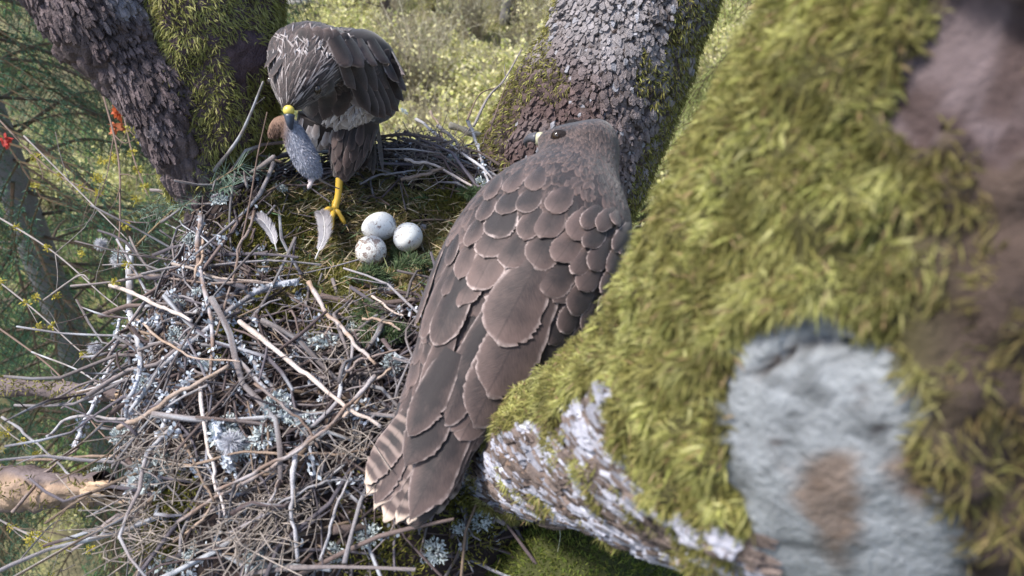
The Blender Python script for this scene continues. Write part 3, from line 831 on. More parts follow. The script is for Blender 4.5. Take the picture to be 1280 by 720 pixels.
BARKC = np.array([(.135, .10, .09), (.195, .165, .16), (.085, .063, .062), (.23, .21, .215), (.165, .12, .088), (.115, .10, .112)])
def stick_mesh(seed, L, r, knobs=True, n=9, forks=0, col=None, wob=.05):
    rg = np.random.default_rng(seed); bag = Bag()
    pth = catmull(np.stack([np.linspace(-.5, .5, 5) * L, rg.normal(0, wob * L, 5), rg.normal(0, wob * .5 * L, 5)], 1), n)
    c = BARKC[rg.integers(0, len(BARKC))] if col is None else np.array(col)
    rad = r * np.linspace(1.0, .55, n) * rg.uniform(.85, 1.2, n)
    Vv, Fq, Ft = tube(pth, rad, 6)
    cc = np.tile(c, (len(Vv), 1)) * (.75 + .5 * fbm(Vv, 70, 2, seed))[:, None]
    li = sstep(.52, .6, fbm(Vv, 45, 2, seed + 5))[:, None] * rg.choice([0, 0, .8, .5])
    cc = cc * (1 - li) + np.array((.42, .44, .47)) * li
    bag.add(Vv, Fq, Ft, col=cc)
    for _ in range(forks):
        i = rg.integers(2, n - 1); d = unit(np.array([1, rg.normal(0, .8), rg.normal(0, .5)])); l2 = L * rg.uniform(.08, .28)
        p2 = catmull([pth[i], pth[i] + d * l2 * .5 + rg.normal(0, .01 * L, 3), pth[i] + d * l2], 4)
        Vv, Fq, Ft = tube(p2, np.linspace(rad[i] * .6, rad[i] * .25, 4), 4); bag.add(Vv, Fq, Ft, col=c * .95)
    return bag.mesh('stick', M_stick)

def traced(pts, w, col, hs=None, name='stick', sides=7, lich=0., seed=0, zmin=-.86):
    """a stick followed in the photograph, laid on the nest; w = thickness in photo pixels"""
    pp = [on_nest(x, y, h, zmin) for (x, y), h in zip(pts, hs if hs is not None else [.022] * len(pts))]
    if len(pp) == 2: pp = [pp[0], (pp[0] + pp[1]) / 2 + rg.normal(0, .004, 3), pp[1]]
    n = 6 * len(pp); pth = catmull(pp, n)
    # ease out the bumps of the surface under the stick
    for _ in range(12): pth[1:-1, 2] = (pth[:-2, 2] + pth[2:, 2] + 2 * pth[1:-1, 2]) / 4
    pth = pth + np.repeat(rg.normal(0, .0013, (n // 3, 3)), 3, 0)
    t = proj(pth)[2]
    rad = np.linspace(1.05, .7, n) * w * .82 / 2 / FPX * t * rg.uniform(.82, 1.18, n)
    Vv, Fq, Ft = tube(pth, rad, sides)
    cc = np.tile(np.array(col), (len(Vv), 1)) * (.7 + .6 * fbm(Vv, 60, 3, seed))[:, None]
    li = (sstep(.45, .55, fbm(Vv, 50, 3, seed + 3)) * lich)[:, None]
    cc = cc * (1 - li) + np.array((.50, .52, .57)) * li
    mid = pth.mean(0)
    return link(name, mesh_data(name, Vv - mid, [Fq, Ft], M_stick, True, {'col': cc}), nest, mid - worldloc(nest)), pth
PALE, TAN, BRN, GRY, DRK = (.36, .295, .255), (.27, .195, .145), (.17, .12, .095), (.235, .215, .215), (.10, .075, .065)
LICH_PTS = []
TR = [([(298, 400), (350, 440), (410, 490), (472, 534)], 8, PALE, .2), ([(140, 357), (185, 372), (238, 402)], 7, PALE, .2),
      ([(386, 350), (412, 395), (445, 428), (474, 456)], 7, TAN, .3), ([(372, 352), (325, 362), (268, 402), (205, 460), (158, 520)], 9, GRY, .8),
      ([(20, 576), (120, 578), (220, 574), (320, 563), (400, 570), (460, 561)], 5, TAN, .0), ([(368, 566), (366, 630), (372, 702)], 8, GRY, .2),
      ([(250, 478), (258, 540), (270, 600), (284, 652)], 6, PALE, .2), ([(214, 516), (240, 570), (268, 628)], 5, TAN, 0),
      ([(150, 536), (205, 504), (285, 456)], 8, TAN, .1), ([(165, 695), (235, 640), (310, 600), (395, 545), (440, 500)], 6, BRN, .2),
      ([(330, 172), (314, 250), (296, 330), (268, 420)], 5, BRN, .1), ([(160, 306), (166, 380), (170, 440), (160, 520)], 10, GRY, .9),
      ([(564, 158), (592, 166), (620, 172)], 11, (.36, .32, .24), .2), ([(500, 226), (530, 216), (557, 211)], 6, TAN, .1),
      ([(548, 158), (590, 190), (640, 236)], 5, GRY, .2), ([(520, 150), (575, 182), (618, 226)], 5, GRY, .3), ([(505, 176), (560, 180), (600, 178)], 4, DRK, .1),
      ([(250, 268), (250, 330), (262, 400), (264, 470)], 8, BRN, .4), ([(240, 200), (252, 285), (246, 350)], 6, TAN, .1),
      ([(268, 530), (285, 570), (290, 585)], 11, GRY, .9), ([(196, 560), (215, 505), (240, 470)], 7, GRY, .6),
      ([(470, 470), (440, 500), (405, 538), (340, 580), (270, 612)], 7, BRN, .3), ([(465, 370), (490, 388), (505, 396)], 4, PALE, .0),
      ([(455, 398), (485, 405), (502, 412)], 5, TAN, .1), ([(300, 430), (330, 470), (380, 540), (392, 590)], 7, GRY, .5),
      ([(60, 545), (90, 530), (180, 515), (260, 480)], 5, GRY, .3), ([(0, 520), (40, 548), (85, 590), (130, 605)], 4, GRY, .2),
      ([(90, 560), (120, 500), (140, 440), (150, 400)], 7, GRY, .8), ([(14, 640), (60, 590), (98, 560)], 5, BRN, .1),
      ([(200, 690), (250, 650), (280, 600)], 5, TAN, .1), ([(400, 700), (420, 640), (440, 590)], 5, GRY, .3), ([(170, 400), (230, 440), (300, 452)], 4, TAN, .1),
      ([(318, 480), (372, 520), (396, 560)], 5, BRN, .2), ([(160, 345), (250, 345), (330, 355)], 4, BRN, .1), ([(215, 330), (270, 345), (330, 352), (370, 352)], 4, PALE, .0),
      ([(330, 640), (380, 610), (450, 600)], 4, GRY, .2), ([(300, 700), (330, 640), (350, 600)], 5, BRN, .3), ([(450, 230), (480, 218), (520, 214)], 4, GRY, .2),
      ([(505, 200), (540, 206), (590, 232)], 5, PALE, .1), ([(540, 140), (552, 170), (560, 215)], 4, TAN, .1), ([(585, 150), (600, 190), (612, 232)], 5, GRY, .4),
      ([(425, 470), (452, 448), (500, 436)], 5, BRN, .1), ([(430, 520), (462, 480), (490, 462)], 6, TAN, .1), ([(382, 440), (420, 400), (428, 392)], 4, BRN, .1)]
for i, (pts, w, col, li) in enumerate(TR):
    hb = rg.uniform(.018, .045)
    o, pth = traced(pts, w, col, [hb + rg.normal(0, .004) for _ in pts], lich=li, seed=300 + i)
    if li >= .4: LICH_PTS.append(pth)
n_traced = len(TR)

lib = [stick_mesh(400 + i, 1., .011 if i % 3 else .016, True, 9, i % 3) for i in range(26)]
def free_spot(rg):
    while True:
        a = rg.uniform(0, 6.283); q = math.sqrt(rg.uniform(.06, 1.12))
        x, y = NC[0] + q * .34 * math.cos(a), NC[1] + q * .42 * math.sin(a)
        dc = math.hypot((x - CUP[0]) / .155, (y - CUP[1]) / .125)
        if dc > 1 or rg.random() < .03: return x, y, a, q
for i in range(300 - n_traced):
    x, y, a, q = free_spot(rg)
    jut = i < 46
    if jut:      # loose ends sticking out over the left side
        a = rg.uniform(2.5, 4.4); q = rg.uniform(.88, 1.12); x, y = NC[0] + q * .34 * math.cos(a), NC[1] + q * .42 * math.sin(a)
    L = rg.uniform(.10, .36); hd = a + (0 if jut else 1.57) + rg.normal(0, .5 if jut else 1.1)
    dx, dy = math.cos(hd) * L * .5, math.sin(hd) * L * .5
    if math.hypot((x - dx - CUP[0]) / .12, (y - dy - CUP[1]) / .10) < 1 or math.hypot((x + dx - CUP[0]) / .12, (y + dy - CUP[1]) / .10) < 1: continue
    zc = float(nest_z(x, y)); za, zb = float(nest_z(x - dx, y - dy)), float(nest_z(x + dx, y + dy))
    tilt = np.clip(math.atan2(zb - za, L), -.5, .5) * .8
    z = zc + rg.uniform(-.008, .022)
    if jut: tilt = rg.normal(0, .22); z = H - .74 - .1 * max(0, q - 1) + rg.uniform(-.06, .05)
    if x > -.1 and y < .72: z -= .02
    link('stick', lib[rg.integers(0, 26)], nest, np.array([x, y, z]) - worldloc(nest), (rg.uniform(0, 6.28), -tilt, hd), (L, rg.uniform(.13, .30), rg.uniform(.13, .30)))
# the finer tangle below them, colours darkened to deepen the shaded gaps
bag = Bag(); flk = []
for i in range(2300):
    x, y, a, q = free_spot(rg)
    L = rg.uniform(.03, .16); hd = a + 1.57 + rg.normal(0, 1.1); d = np.array([math.cos(hd), math.sin(hd)]) * L * .5
    u = np.linspace(-1, 1, 4); xs = x + d[0] * u + rg.normal(0, .05 * L, 4); ys = y + d[1] * u + rg.normal(0, .05 * L, 4)
    zs = nest_z(xs, ys); zs = (zs + zs.mean()) / 2 + rg.uniform(-.022, .016) + rg.normal(0, .006, 4) + rg.normal(0, .18) * L * u * .5
    if x > -.1 and y < .72: zs = zs - .015
    pth = catmull(np.stack([xs, ys, zs], 1), 6); r_ = rg.uniform(.0007, .0024)
    Vv, Fq, Ft = tube(pth, np.linspace(r_, r_ * .6, 6), 4, False)
    bag.add(Vv, Fq, None, col=BARKC[rg.integers(0, 6)] * rg.uniform(.4, 1.15))
    if rg.random() < .3: flk.append(pth[rg.integers(0, 6)])
tag(bag.build('twig_tangle', M_twig, nest), kind='stuff')
# very fine roots and wiry fibres in loose wads
bag = Bag()
for (cx_, cy_, s_, k) in ((335, 630, .05, 160), (230, 560, .05, 60), (430, 420, .05, 70), (200, 640, .06, 80), (540, 190, .05, 90), (440, 540, .04, 60)):
    c = on_nest(cx_, cy_, .012)
    for _ in range(k):
        p0 = c + rg.normal(0, s_ * .6, 3) * [1, 1, .25]; d = rg.normal(0, s_ * .5, 3) * [1, 1, .35]
        pth = catmull([p0 - d, p0 + rg.normal(0, s_ * .2, 3) * [1, 1, .5], p0 + d], 7)
        Vv, Fq, Ft = tube(pth, .0007, 3, False); bag.add(Vv, Fq, None, col=np.array((.26, .22, .19)) * rg.uniform(.6, 1.3))
tag(bag.build('root_fibres', M_twig, nest), kind='stuff')

# moss lining of the cup and moss pads
bag = Bag(); n = 38000
a = rg.uniform(0, 6.283, n); q = np.sqrt(rg.random(n)) * 1.0
x, y = CUP[0] + .02 + q * .215 * np.cos(a), CUP[1] - .035 + q * .20 * np.sin(a)
pt = np.stack([x, y, nest_z(x, y) - .004], -1)
pt[:, 2] += (fbm(pt, 40, 3, 81) - .5) * .02
k = fbm(pt, 22, 3, 82) + .35 * (1 - q) > .50; pt = pt[k]; nn = len(pt)
f = fbm(pt, 26, 3, 83)[:, None]
cc = mixcol([(.27, .20, .09), (.19, .13, .07), (.30, .25, .10)], nn, rg, .3) * (1 - f) + mixcol([(.20, .21, .06), (.28, .27, .08), (.13, .17, .05)], nn, rg, .3) * f
up = np.tile([0, 0, 1.], (nn, 1))
blades(bag, pt, up, .013, .0014, cc, rg, .6, 1.1, 0, .3)
for (cx_, cy_, r_, k) in ((290, 415, .025, 900), (352, 290, .05, 1600), (300, 300, .04, 900), (440, 345, .05, 1500), (210, 640, .03, 900), (610, 590, .035, 1000), (480, 700, .05, 1200), (200, 660, .03, 800), (560, 250, .035, 1200), (330, 385, .03, 700), (425, 395, .04, 900), (590, 640, .04, 900), (90, 590, .02, 300)):
    c = on_nest(cx_, cy_, .004); d = rg.normal(0, r_ * .55, (k, 3)); xx, yy = c[0] + d[:, 0], c[1] + d[:, 1]
    pt = np.stack([xx, yy, np.maximum(nest_z(xx, yy), c[2] - .03) + .006 * np.exp(-(d[:, 0] ** 2 + d[:, 1] ** 2) / r_ ** 2)], -1)
    blades(bag, pt, np.tile([0, 0, 1.], (k, 1)), .009, .0016, mixcol([(.14, .14, .03), (.20, .18, .04), (.09, .09, .02)], k, rg, .3), rg, .7, .9, 0, .3)
tag(bag.build('moss_lining', M_moss, nest), kind='stuff')
# dry grass and needle litter in the cup
bag = Bag(); n = 2600
a = rg.uniform(0, 6.283, n); q = np.sqrt(rg.random(n)); x, y = CUP[0] + .01 + q * .19 * np.cos(a), CUP[1] + q * .16 * np.sin(a)
pt = np.stack([x, y, nest_z(x, y) + rg.uniform(-.002, .008, n)], -1)
blades(bag, pt, np.tile([0, 0, 1.], (n, 1)), .026, .0013, mixcol([(.30, .23, .14), (.20, .13, .07), (.38, .32, .22), (.06, .12, .05)], n, rg, .3), rg, .12, 1., 0, .1)
tag(bag.build('dry_litter', M_twig, nest), kind='stuff')

# lichen: leafy tufts as pieces, flakes on the sticks
def lichen_mesh(seed, r_=1., n=170, cols=((.46, .51, .50), (.54, .58, .58), (.38, .43, .43))):
    rg = np.random.default_rng(seed); bag = Bag(); d = unit(rg.normal(size=(n, 3)) * [1, 1, .6]); d[:, 2] = np.abs(d[:, 2])
    pt = d * rg.uniform(.25, .95, (n, 1)) * r_ * [1, 1, .55]
    blades(bag, pt, d, .34 * r_, .15 * r_, mixcol(cols, n, rg, .2), rg, .8, .9, 0, .0)
    return bag.mesh('lichen_tuft', M_lichen)
lm = [lichen_mesh(500 + i) for i in range(4)]
for (x, y, s) in ((408, 428, .024), (195, 592, .03), (345, 508, .017), (282, 545, .02), (362, 520, .013), (385, 530, .014), (262, 455, .013), (148, 320, .014), (330, 545, .015), (300, 560, .014), (490, 455, .014), (438, 410, .01), (222, 382, .012), (250, 365, .012), (285, 535, .016), (120, 590, .014), (210, 700, .02), (420, 690, .014), (240, 690, .014), (565, 198, .014), (545, 195, .012), (600, 230, .013), (505, 140, .012), (150, 545, .013), (180, 480, .012), (320, 700, .015), (460, 670, .014), (600, 650, .013), (275, 250, .014), (240, 300, .013), (350, 235, .012), (310, 225, .012), (200, 350, .013), (220, 420, .012), (545, 690, .016), (575, 660, .012)):
    p = on_nest(x, y, .012)
    link('lichen_tuft', lm[rg.integers(0, 4)], nest, p - worldloc(nest), (rg.normal(0, .4), rg.normal(0, .4), rg.uniform(0, 6.28)), s * rg.uniform(.75, 1.05))
bag = Bag()
pts = np.array(flk)[rg.integers(0, len(flk), 15000)] + rg.normal(0, .004, (15000, 3))
for pth in LICH_PTS:
    pts = np.concatenate([pts, pth[rg.integers(0, len(pth), 150)] + rg.normal(0, .0035, (150, 3))])
x_, y_, _ = proj(pts); lef = sstep(520, 380, x_) * sstep(250, 340, y_ + 100 * (x_ > 480))
cd = np.hypot((pts[:, 0] - CUP[0]) / .16, (pts[:, 1] - CUP[1]) / .13)
pts = pts[(cd > 1) & (rg.random(len(pts)) < .3 + .7 * lef)]
blades(bag, pts, unit(rg.normal(size=pts.shape) + [0, 0, .8]), .0055, .0038, mixcol([(.46, .50, .54), (.58, .60, .66), (.36, .40, .44)], len(pts), rg, .2), rg, .8, .8, 0, 0)
tag(bag.build('lichen_flakes', M_lichen, nest), kind='stuff')

# ---- the two broken branches that carry the nest on the left
def broken_branch(cs, rs, label, seed, split=False, mossy=.0):
    rg = np.random.default_rng(seed)
    def dsp(S, N, th): return (fbm(S, 30, 3, seed) - .5) * rs[0] * .6 + (fbm(S * [.3, 1, 1], 120, 2, seed + 1) - .5) * rs[0] * .22
    S, N, T = limb(cs, rs, 90, 36, dsp)
    root = empty('broken_branch', cs[-1], label, 'branch')
    f = fbm(S, 45, 3, seed + 2)[..., None]
    c = np.array((.06, .042, .04)) * (1 - f) + np.array((.20, .16, .155)) * f
    if split:   # stripped face of bare wood towards the camera
        toc = unit(CO - S); fc = (N * unit(np.array([.1, -.7, .35]))).sum(-1) + (fbm(S, 25, 3, seed + 4) - .5) * .9
        mk_ = sstep(.30, .40, fc)[..., None]; wd = np.array((.27, .19, .135)) * (.6 + .7 * fbm(S * [.25, 1, 1.], 110, 3, seed + 5))[..., None]
        S = S - N * .010 * mk_
        c = c * (1 - mk_) + wd * mk_
    w = mk('wood', S, grid_faces(*S.shape[:2]), M_wood, root, True, {'col': c.reshape(-1, 3)})
    e = S[-1]; cen = e.mean(0); T_ = unit(T[-1]); bag = Bag()
    for i in range(34):        # splintered end
        b0 = e[rg.integers(0, 36)] * .6 + cen * .4 + rg.normal(0, rs[-1] * .2, 3); L = rg.uniform(.3, 1.3) * rs[-1]
        Vv, Fq, Ft = tube(np.stack([b0 - T_ * .012, b0 + T_ * L * .5, b0 + T_ * L]), [rs[-1] * .22, rs[-1] * .15, .0008], 5); bag.add(Vv, Fq, Ft, col=np.array((.42, .30, .20)) * rg.uniform(.5, 1.2))
    bag.build('splintered_end', M_wood, root)
    if mossy:
        bag = Bag(); pt, nr = sample_grid(S, 7000, rg); k = (nr[:, 2] > .25) & (fbm(pt, 30, 3, seed + 8) > 1 - mossy)
        blades(bag, pt[k], nr[k], .008, .0018, mixcol(MOSS_D, k.sum(), rg, .3), rg); tag(bag.build('moss', M_moss, root), kind='stuff')
    return root
broken_branch([P(-420, 480, 1.35), P(-120, 478, 1.2), P(20, 484, 1.13), P(150, 494, 1.08)], [.017, .015, .013, .010], 'thin dead grey brown branch running into the nest below the spruce', 700, False, .5)
broken_branch([P(-420, 590, 1.25), P(-120, 604, 1.08), P(10, 612, 1.0), P(128, 614, .95)], [.040, .036, .030, .021], 'thick broken branch with stripped pale wood jutting from the lower nest edge', 710, True, .55)

# ---- eggs
def egg_mat(name, seed, amount, big):
    m, nt, b = nmat(name); tc = nd(nt, 'ShaderNodeTexCoord')
    vec = nd(nt, 'ShaderNodeVectorMath', {0: tc.outputs['Object'], 1: (seed, seed * .7, seed * 1.3)}, operation='ADD').outputs[0]
    n1 = nd(nt, 'ShaderNodeTexNoise', {'Vector': vec, 'Scale': big, 'Detail': 6., 'Roughness': .6, 'Distortion': 1.2})
    n2 = nd(nt, 'ShaderNodeTexNoise', {'Vector': vec, 'Scale': 420., 'Detail': 3.})
    n3 = nd(nt, 'ShaderNodeTexNoise', {'Vector': vec, 'Scale': 50., 'Detail': 4.})
    c = mixn(nt, n3.outputs['Fac'], (.62, .63, .60), (.74, .735, .70))
    f = nd(nt, 'ShaderNodeMapRange', {'Value': n1.outputs['Fac'], 'From Min': amount, 'From Max': amount + .05}).outputs[0]
    c = mixn(nt, mathn(nt, 'MULTIPLY', f, .85), c, (.13, .065, .04))
    f2 = nd(nt, 'ShaderNodeMapRange', {'Value': n2.outputs['Fac'], 'From Min': amount + .015, 'From Max': amount + .06}).outputs[0]
    c = mixn(nt, mathn(nt, 'MULTIPLY', f2, .5), c, (.35, .28, .25))
    nt.links.new(c, b.inputs['Base Color']); b.inputs['Roughness'].default_value = .55
    b.inputs['Subsurface Weight'].default_value = .1; b.inputs['Subsurface Radius'].default_value = (.004, .003, .002)
    bp = nd(nt, 'ShaderNodeBump', {'Height': n2.outputs['Fac'], 'Strength': .08, 'Distance': .001}); nt.links.new(bp.outputs[0], b.inputs['Normal'])
    return m
def egg(px, py, t, axis, L, W, mat_, label):
    u = np.linspace(0, np.pi, 28); th = np.linspace(0, 2 * np.pi, 36, endpoint=False)
    zz = -np.cos(u) * L / 2; rr = np.sin(u) * W / 2 * (1 - .10 * np.cos(u) * -1 * -1)
    S = np.stack([rr[:, None] * np.cos(th), rr[:, None] * np.sin(th), np.broadcast_to(zz[:, None], (28, 36))], -1)
    o = link('egg', mesh_data('egg', S, grid_faces(28, 36), mat_), None, P(px, py, t))
    o.rotation_euler = Vector(axis).to_track_quat('Z', 'Y').to_euler()
    return tag(o, label, 'egg', 'clutch of eggs in the nest cup')
egg(463.5, 313, 1.075, (.25, -.75, .35), .052, .0455, egg_mat('egg_shell_a', 3.1, .50, 105.), 'white egg boldly blotched with rusty brown')
egg(473.5, 283.5, 1.105, (.93, .1, .2), .053, .0435, egg_mat('egg_shell_b', 7.7, .565, 70.), 'bluish white egg with a few faint brown marks beside the blotched egg')
egg(509.5, 297, 1.09, (.10, .8, -.3), .055, .043, egg_mat('egg_shell_c', 12.3, .59, 70.), 'plain bluish white egg with hardly any speckles')

# ---- loose feathers
def loose_feather(p0, p1, curve, W, label, seed, c0=(.30, .27, .28), c1=(.62, .60, .62)):
    rg = np.random.default_rng(seed); p0, p1 = np.asarray(p0), np.asarray(p1); ax = p1 - p0; L = np.linalg.norm(ax)
    sd_ = unit(np.cross(ax, [0, 0, 1.])); pth = catmull([p0, p0 + ax * .4 + sd_ * curve * L + [0, 0, .004], p0 + ax * .75 + sd_ * curve * .8 * L + [0, 0, .008], p1 + [0, 0, .004]], 40)
    bag = Bag(); Vv, Fq, Ft = tube(pth, np.linspace(.0011, .0003, 40), 5); bag.add(Vv, Fq, Ft, col=np.array((.72, .70, .68)))
    T = unit(np.gradient(pth, axis=0))
    for s in (-1, 1):
        k = 520; u = np.sort(rg.uniform(.14, .99, k)); i = (u * 39).astype(int)
        w = W * np.sin(np.pi * np.clip((u - .05) / .98, 0, 1)) ** .6 * rg.uniform(.75, 1.1, k)
        d = unit(T[i] * .75 + np.cross(T[i], [0, 0, 1.]) * s * .8 + np.array([0, 0, .16]) + rg.normal(0, .10, (k, 3)))
        q = pth[i]; m_ = q + d * w[:, None] * .55; e = q + d * w[:, None] + T[i] * w[:, None] * .3; ww = T[i] * .0007
        Vt = np.stack([q - ww, q + ww, m_ + ww, m_ - ww, e], 1).reshape(-1, 3); b0 = np.arange(k)[:, None] * 5
        f = (1 - u)[:, None] if s > 0 else np.clip(1 - u * .7, 0, 1)[:, None]
        bag.add(Vt, b0 + [0, 1, 2, 3], b0 + [3, 2, 4], col=np.repeat(np.array(c0) * (1 - f) + np.array(c1) * f, 5, 0))
    o = bag.build('loose_feather', M_down)
    return tag(o, label, 'feather')
loose_feather(on_nest(394, 324, .014), on_nest(400, 266, .016), .10, .016, 'small grey feather with white quill lying beside the yellow foot', 800)
loose_feather(on_nest(346, 314, .012), on_nest(318, 274, .016), .12, .014, 'curled grey white feather caught on the sticks below the lichened twig', 801)
def down_tuft(p, s, label, seed):
    rg = np.random.default_rng(seed); bag = Bag(); n = 700; d = unit(rg.normal(size=(n, 3)))
    blades(bag, np.tile(np.asarray(p), (n, 1)) + d * s * .15, d, s * .75, s * .05, mixcol([(.50, .50, .54), (.60, .60, .63)], n, rg, .08), rg, 1., .5, .1, .3)
    return tag(bag.build('down_tuft', M_down), label, 'down feather')
down_tuft(on_nest(481, 359, .008), .014, 'small white down tuft on the moss in front of the eggs', 810)
down_tuft(on_nest(529, 284, .006), .007, 'tiny white down wisp beside the plain egg', 811)
down_tuft(on_nest(147, 324, .0), .016, 'white down tuft snagged on the lichened stick at the nest edge', 812)
down_tuft(P(118, 434, 1.15), .013, 'white down tuft hanging on a twig against the dark spruce', 813)
down_tuft(P(126, 304, 1.2), .013, 'pale down tuft on a thin twig above the nest edge', 814)
down_tuft(on_nest(290, 553, .02), .018, 'bluish white down clump on a lichened stick low in the nest', 815)

# ---- green spruce sprigs laid in the nest
def sprig(px0, px1, label, seed, h=.010, n=230, cols=((.045, .075, .035), (.07, .11, .045), (.10, .13, .06)), stemw=.0013, side=True, nl=.013):
    rg = np.random.default_rng(seed); a, b_ = on_nest(*px0, h), on_nest(*px1, h + .006); mid = (a + b_) / 2 + rg.normal(0, .008, 3) + [0, 0, .006]
    pth = catmull([a, mid, b_], 20); bag = Bag(); Vv, Fq, Ft = tube(pth, np.linspace(stemw, .0006, 20), 5); bag.add(Vv, Fq, Ft, col=np.array((.24, .17, .10)))
    segs = [pth]; L = np.linalg.norm(b_ - a)
    if side:
        for i in (5, 8, 11, 14):
            for s in (-1, 1):
                T_ = unit(pth[i + 1] - pth[i]); d = unit(T_ + np.cross(T_, [0, 0, 1]) * s * .9); segs.append(catmull([pth[i], pth[i] + d * L * rg.uniform(.18, .32)], 6))
    for s in segs[1:]:
        Vv, Fq, Ft = tube(s, .0007, 4); bag.add(Vv, Fq, Ft, col=np.array((.24, .17, .10)))
    for s in segs:
        l = np.linalg.norm(s[-1] - s[0]); k = int(n * l / L); u = rg.uniform(0, len(s) - 1.01, k); i = u.astype(int); f = (u - i)[:, None]
        q = s[i] * (1 - f) + s[i + 1] * f; T_ = unit(s[i + 1] - s[i]); r_ = rg.normal(size=(k, 3)) * [1, 1, .5]; r_ = unit(r_ - T_ * (r_ * T_).sum(1, keepdims=True))
        d = unit(T_ * .75 + r_); e = q + d * rg.uniform(.7, 1.1, (k, 1)) * nl; w = unit(np.cross(d, rg.normal(size=(k, 3)))) * .0006
        bag.add(np.stack([q - w, q + w, e + w * .4, e - w * .4], 1).reshape(-1, 3), np.arange(4 * k).reshape(-1, 4), col=np.repeat(mixcol(cols, k, rg, .25), 4, 0))
    return tag(bag.build('spruce_sprig', M_needle), label, 'sprig')
sprig((452, 372), (466, 428), 'green spruce sprig pointing down from the cup towards the stick rim', 820)
sprig((478, 352), (545, 330), 'green spruce sprig lying across the cup below the eggs', 821)
sprig((430, 352), (480, 350), 'short green spruce sprig next to the white down tuft', 822)
sprig((470, 425), (505, 412), 'green spruce sprig beside the folded tail of the perched bird', 823)
sprig((582, 232), (604, 244), 'tiny dark green sprig at the foot of the central trunk', 824)
sprig((505, 338), (497, 318), 'small green sprig tucked between the eggs', 825, .004)
sprig((158, 320), (304, 205), 'long spruce twig with sparse blue green needles arching from the nest edge', 826, .07, 300, ((.12, .18, .13), (.16, .22, .17)), .0028, False, .03)
sprig((195, 240), (290, 232), 'flat grey green spruce twig below the leaning limb', 827, .06, 300, ((.12, .18, .13), (.16, .22, .17)), .0016, True, .02)

# ---- thin twigs standing off the nest and around it
def twig(pts, w, col, label, seed, forks=0, name='dry_twig', flowers=None, lich=0.):
    """pts: (px, py, distance); flowers: points along it that carry yellow bud clusters"""
    rg = np.random.default_rng(seed); pp = np.array([P(*q) for q in pts]); n = 7 * len(pp); pth = catmull(pp, n)
    root = empty(name, pp[0], label, 'twig' if flowers is None else 'branch')
    t = proj(pth)[2]; rad = w * .75 / 2 / FPX * t.mean() * np.linspace(1.1, .5, n) * rg.uniform(.9, 1.1, n)
    bag = Bag(); Vv, Fq, Ft = tube(pth, rad, 6)
    li = (sstep(.45, .55, fbm(Vv, 50, 3, seed)) * lich)[:, None]
    bag.add(Vv, Fq, Ft, col=np.array(col) * (.7 + .6 * fbm(Vv, 60, 2, seed))[:, None] * (1 - li) + np.array((.36, .38, .42)) * li)
    ends = []
    for _ in range(forks):
        i = rg.integers(n // 4, n - 2); T_ = unit(pth[i + 1] - pth[i]); l = np.linalg.norm(pth[-1] - pth[0]) * rg.uniform(.12, .3)
        e = pth[i] + unit(T_ + rg.normal(0, .55, 3)) * l; p2 = catmull([pth[i], (pth[i] + e) / 2 + rg.normal(0, .06 * l, 3), e], 6)
        Vv, Fq, Ft = tube(p2, np.linspace(rad[i] * .65, rad[i] * .25, 6), 4); bag.add(Vv, Fq, Ft, col=np.array(col)); ends.append(e)
    bag.build('stem', M_twig, root)
    if flowers is not None:
        for e in ends + [pth[int(f * (n - 1))] for f in flowers]:
            tt_ = float(proj(e)[2]); s = 6.5 / FPX * tt_; k = 34; b2 = Bag(); d = unit(rg.normal(size=(k, 3)) + [0, 0, .25])
            blades(b2, e + d * s * rg.uniform(.1, .9, (k, 1)), d, s * .55, s * .32, mixcol([(.42, .36, .07), (.34, .33, .08), (.45, .36, .06)], k, rg, .2), rg, .7, .8, 0, .2)
            b2.build('flower_cluster', M_leaf, root)
    return root
T_BR, T_GY = (.15, .105, .085), (.21, .185, .175)
twig([(592, 158, 1.18), (610, 122, 1.2), (630, 100, 1.22), (652, 62, 1.25)], 5, T_GY, 'dark forked twig standing up from the back rim beside the central trunk', 900, 2)
twig([(584, 150, 1.2), (600, 118, 1.24), (626, 108, 1.27)], 3, T_BR, 'thin dark twig leaning on the forked one at the back rim', 901, 1)
twig([(612, 165, 1.2), (624, 130, 1.24), (636, 95, 1.28)], 2.5, T_BR, 'very thin upright twig next to the mossy edge of the central trunk', 902, 0)
twig([(262, 220, 1.08), (295, 178, 1.04), (312, 145, 1.01), (329, 102, .98)], 7, T_GY, 'white lichened twig leaning against the mossy limb beside the feeding bird', 903, 1, lich=.6)
twig([(296, 330, .98), (312, 255, .99), (322, 195, .98), (334, 140, .97)], 4, T_BR, 'long thin brown twig rising in front of the mossy limb', 904, 1)
twig([(30, 170, 1.7), (110, 250, 1.5), (160, 300, 1.3)], 3, T_GY, 'thin grey twig slanting down to the nest edge from the spruce', 905, 3)
twig([(112, 60, 1.9), (145, 180, 1.7), (150, 260, 1.4), (147, 330, 1.2)], 4, T_BR, 'upright brown twig with red buds below the leaning limb', 906, 5)
twig([(-30, 255, 1.5), (60, 310, 1.35), (130, 370, 1.25), (165, 395, 1.15)], 3.5, T_GY, 'grey budding maple branch with yellow flowers reaching the nest edge', 907, 4, 'budding_branch', (.1, .2, .35))
twig([(-30, 330, 1.5), (40, 385, 1.35), (90, 430, 1.25), (112, 448, 1.2)], 3, T_GY, 'slender budding branch with yellow flower tufts against the dark spruce', 908, 4, 'budding_branch', (.15, .3, .5, .9))
twig([(55, 375, 1.3), (98, 345, 1.22), (112, 350, 1.2)], 4, T_GY, 'short pale kinked twig pointing at the nest edge', 909, 1)
twig([(-20, 130, 2.6), (60, 210, 2.3), (130, 245, 2.1)], 3, T_BR, 'budding branch with yellow flowers hanging in front of the grey spruce trunk', 910, 6, 'budding_branch', (.4, .6, .8, .95))
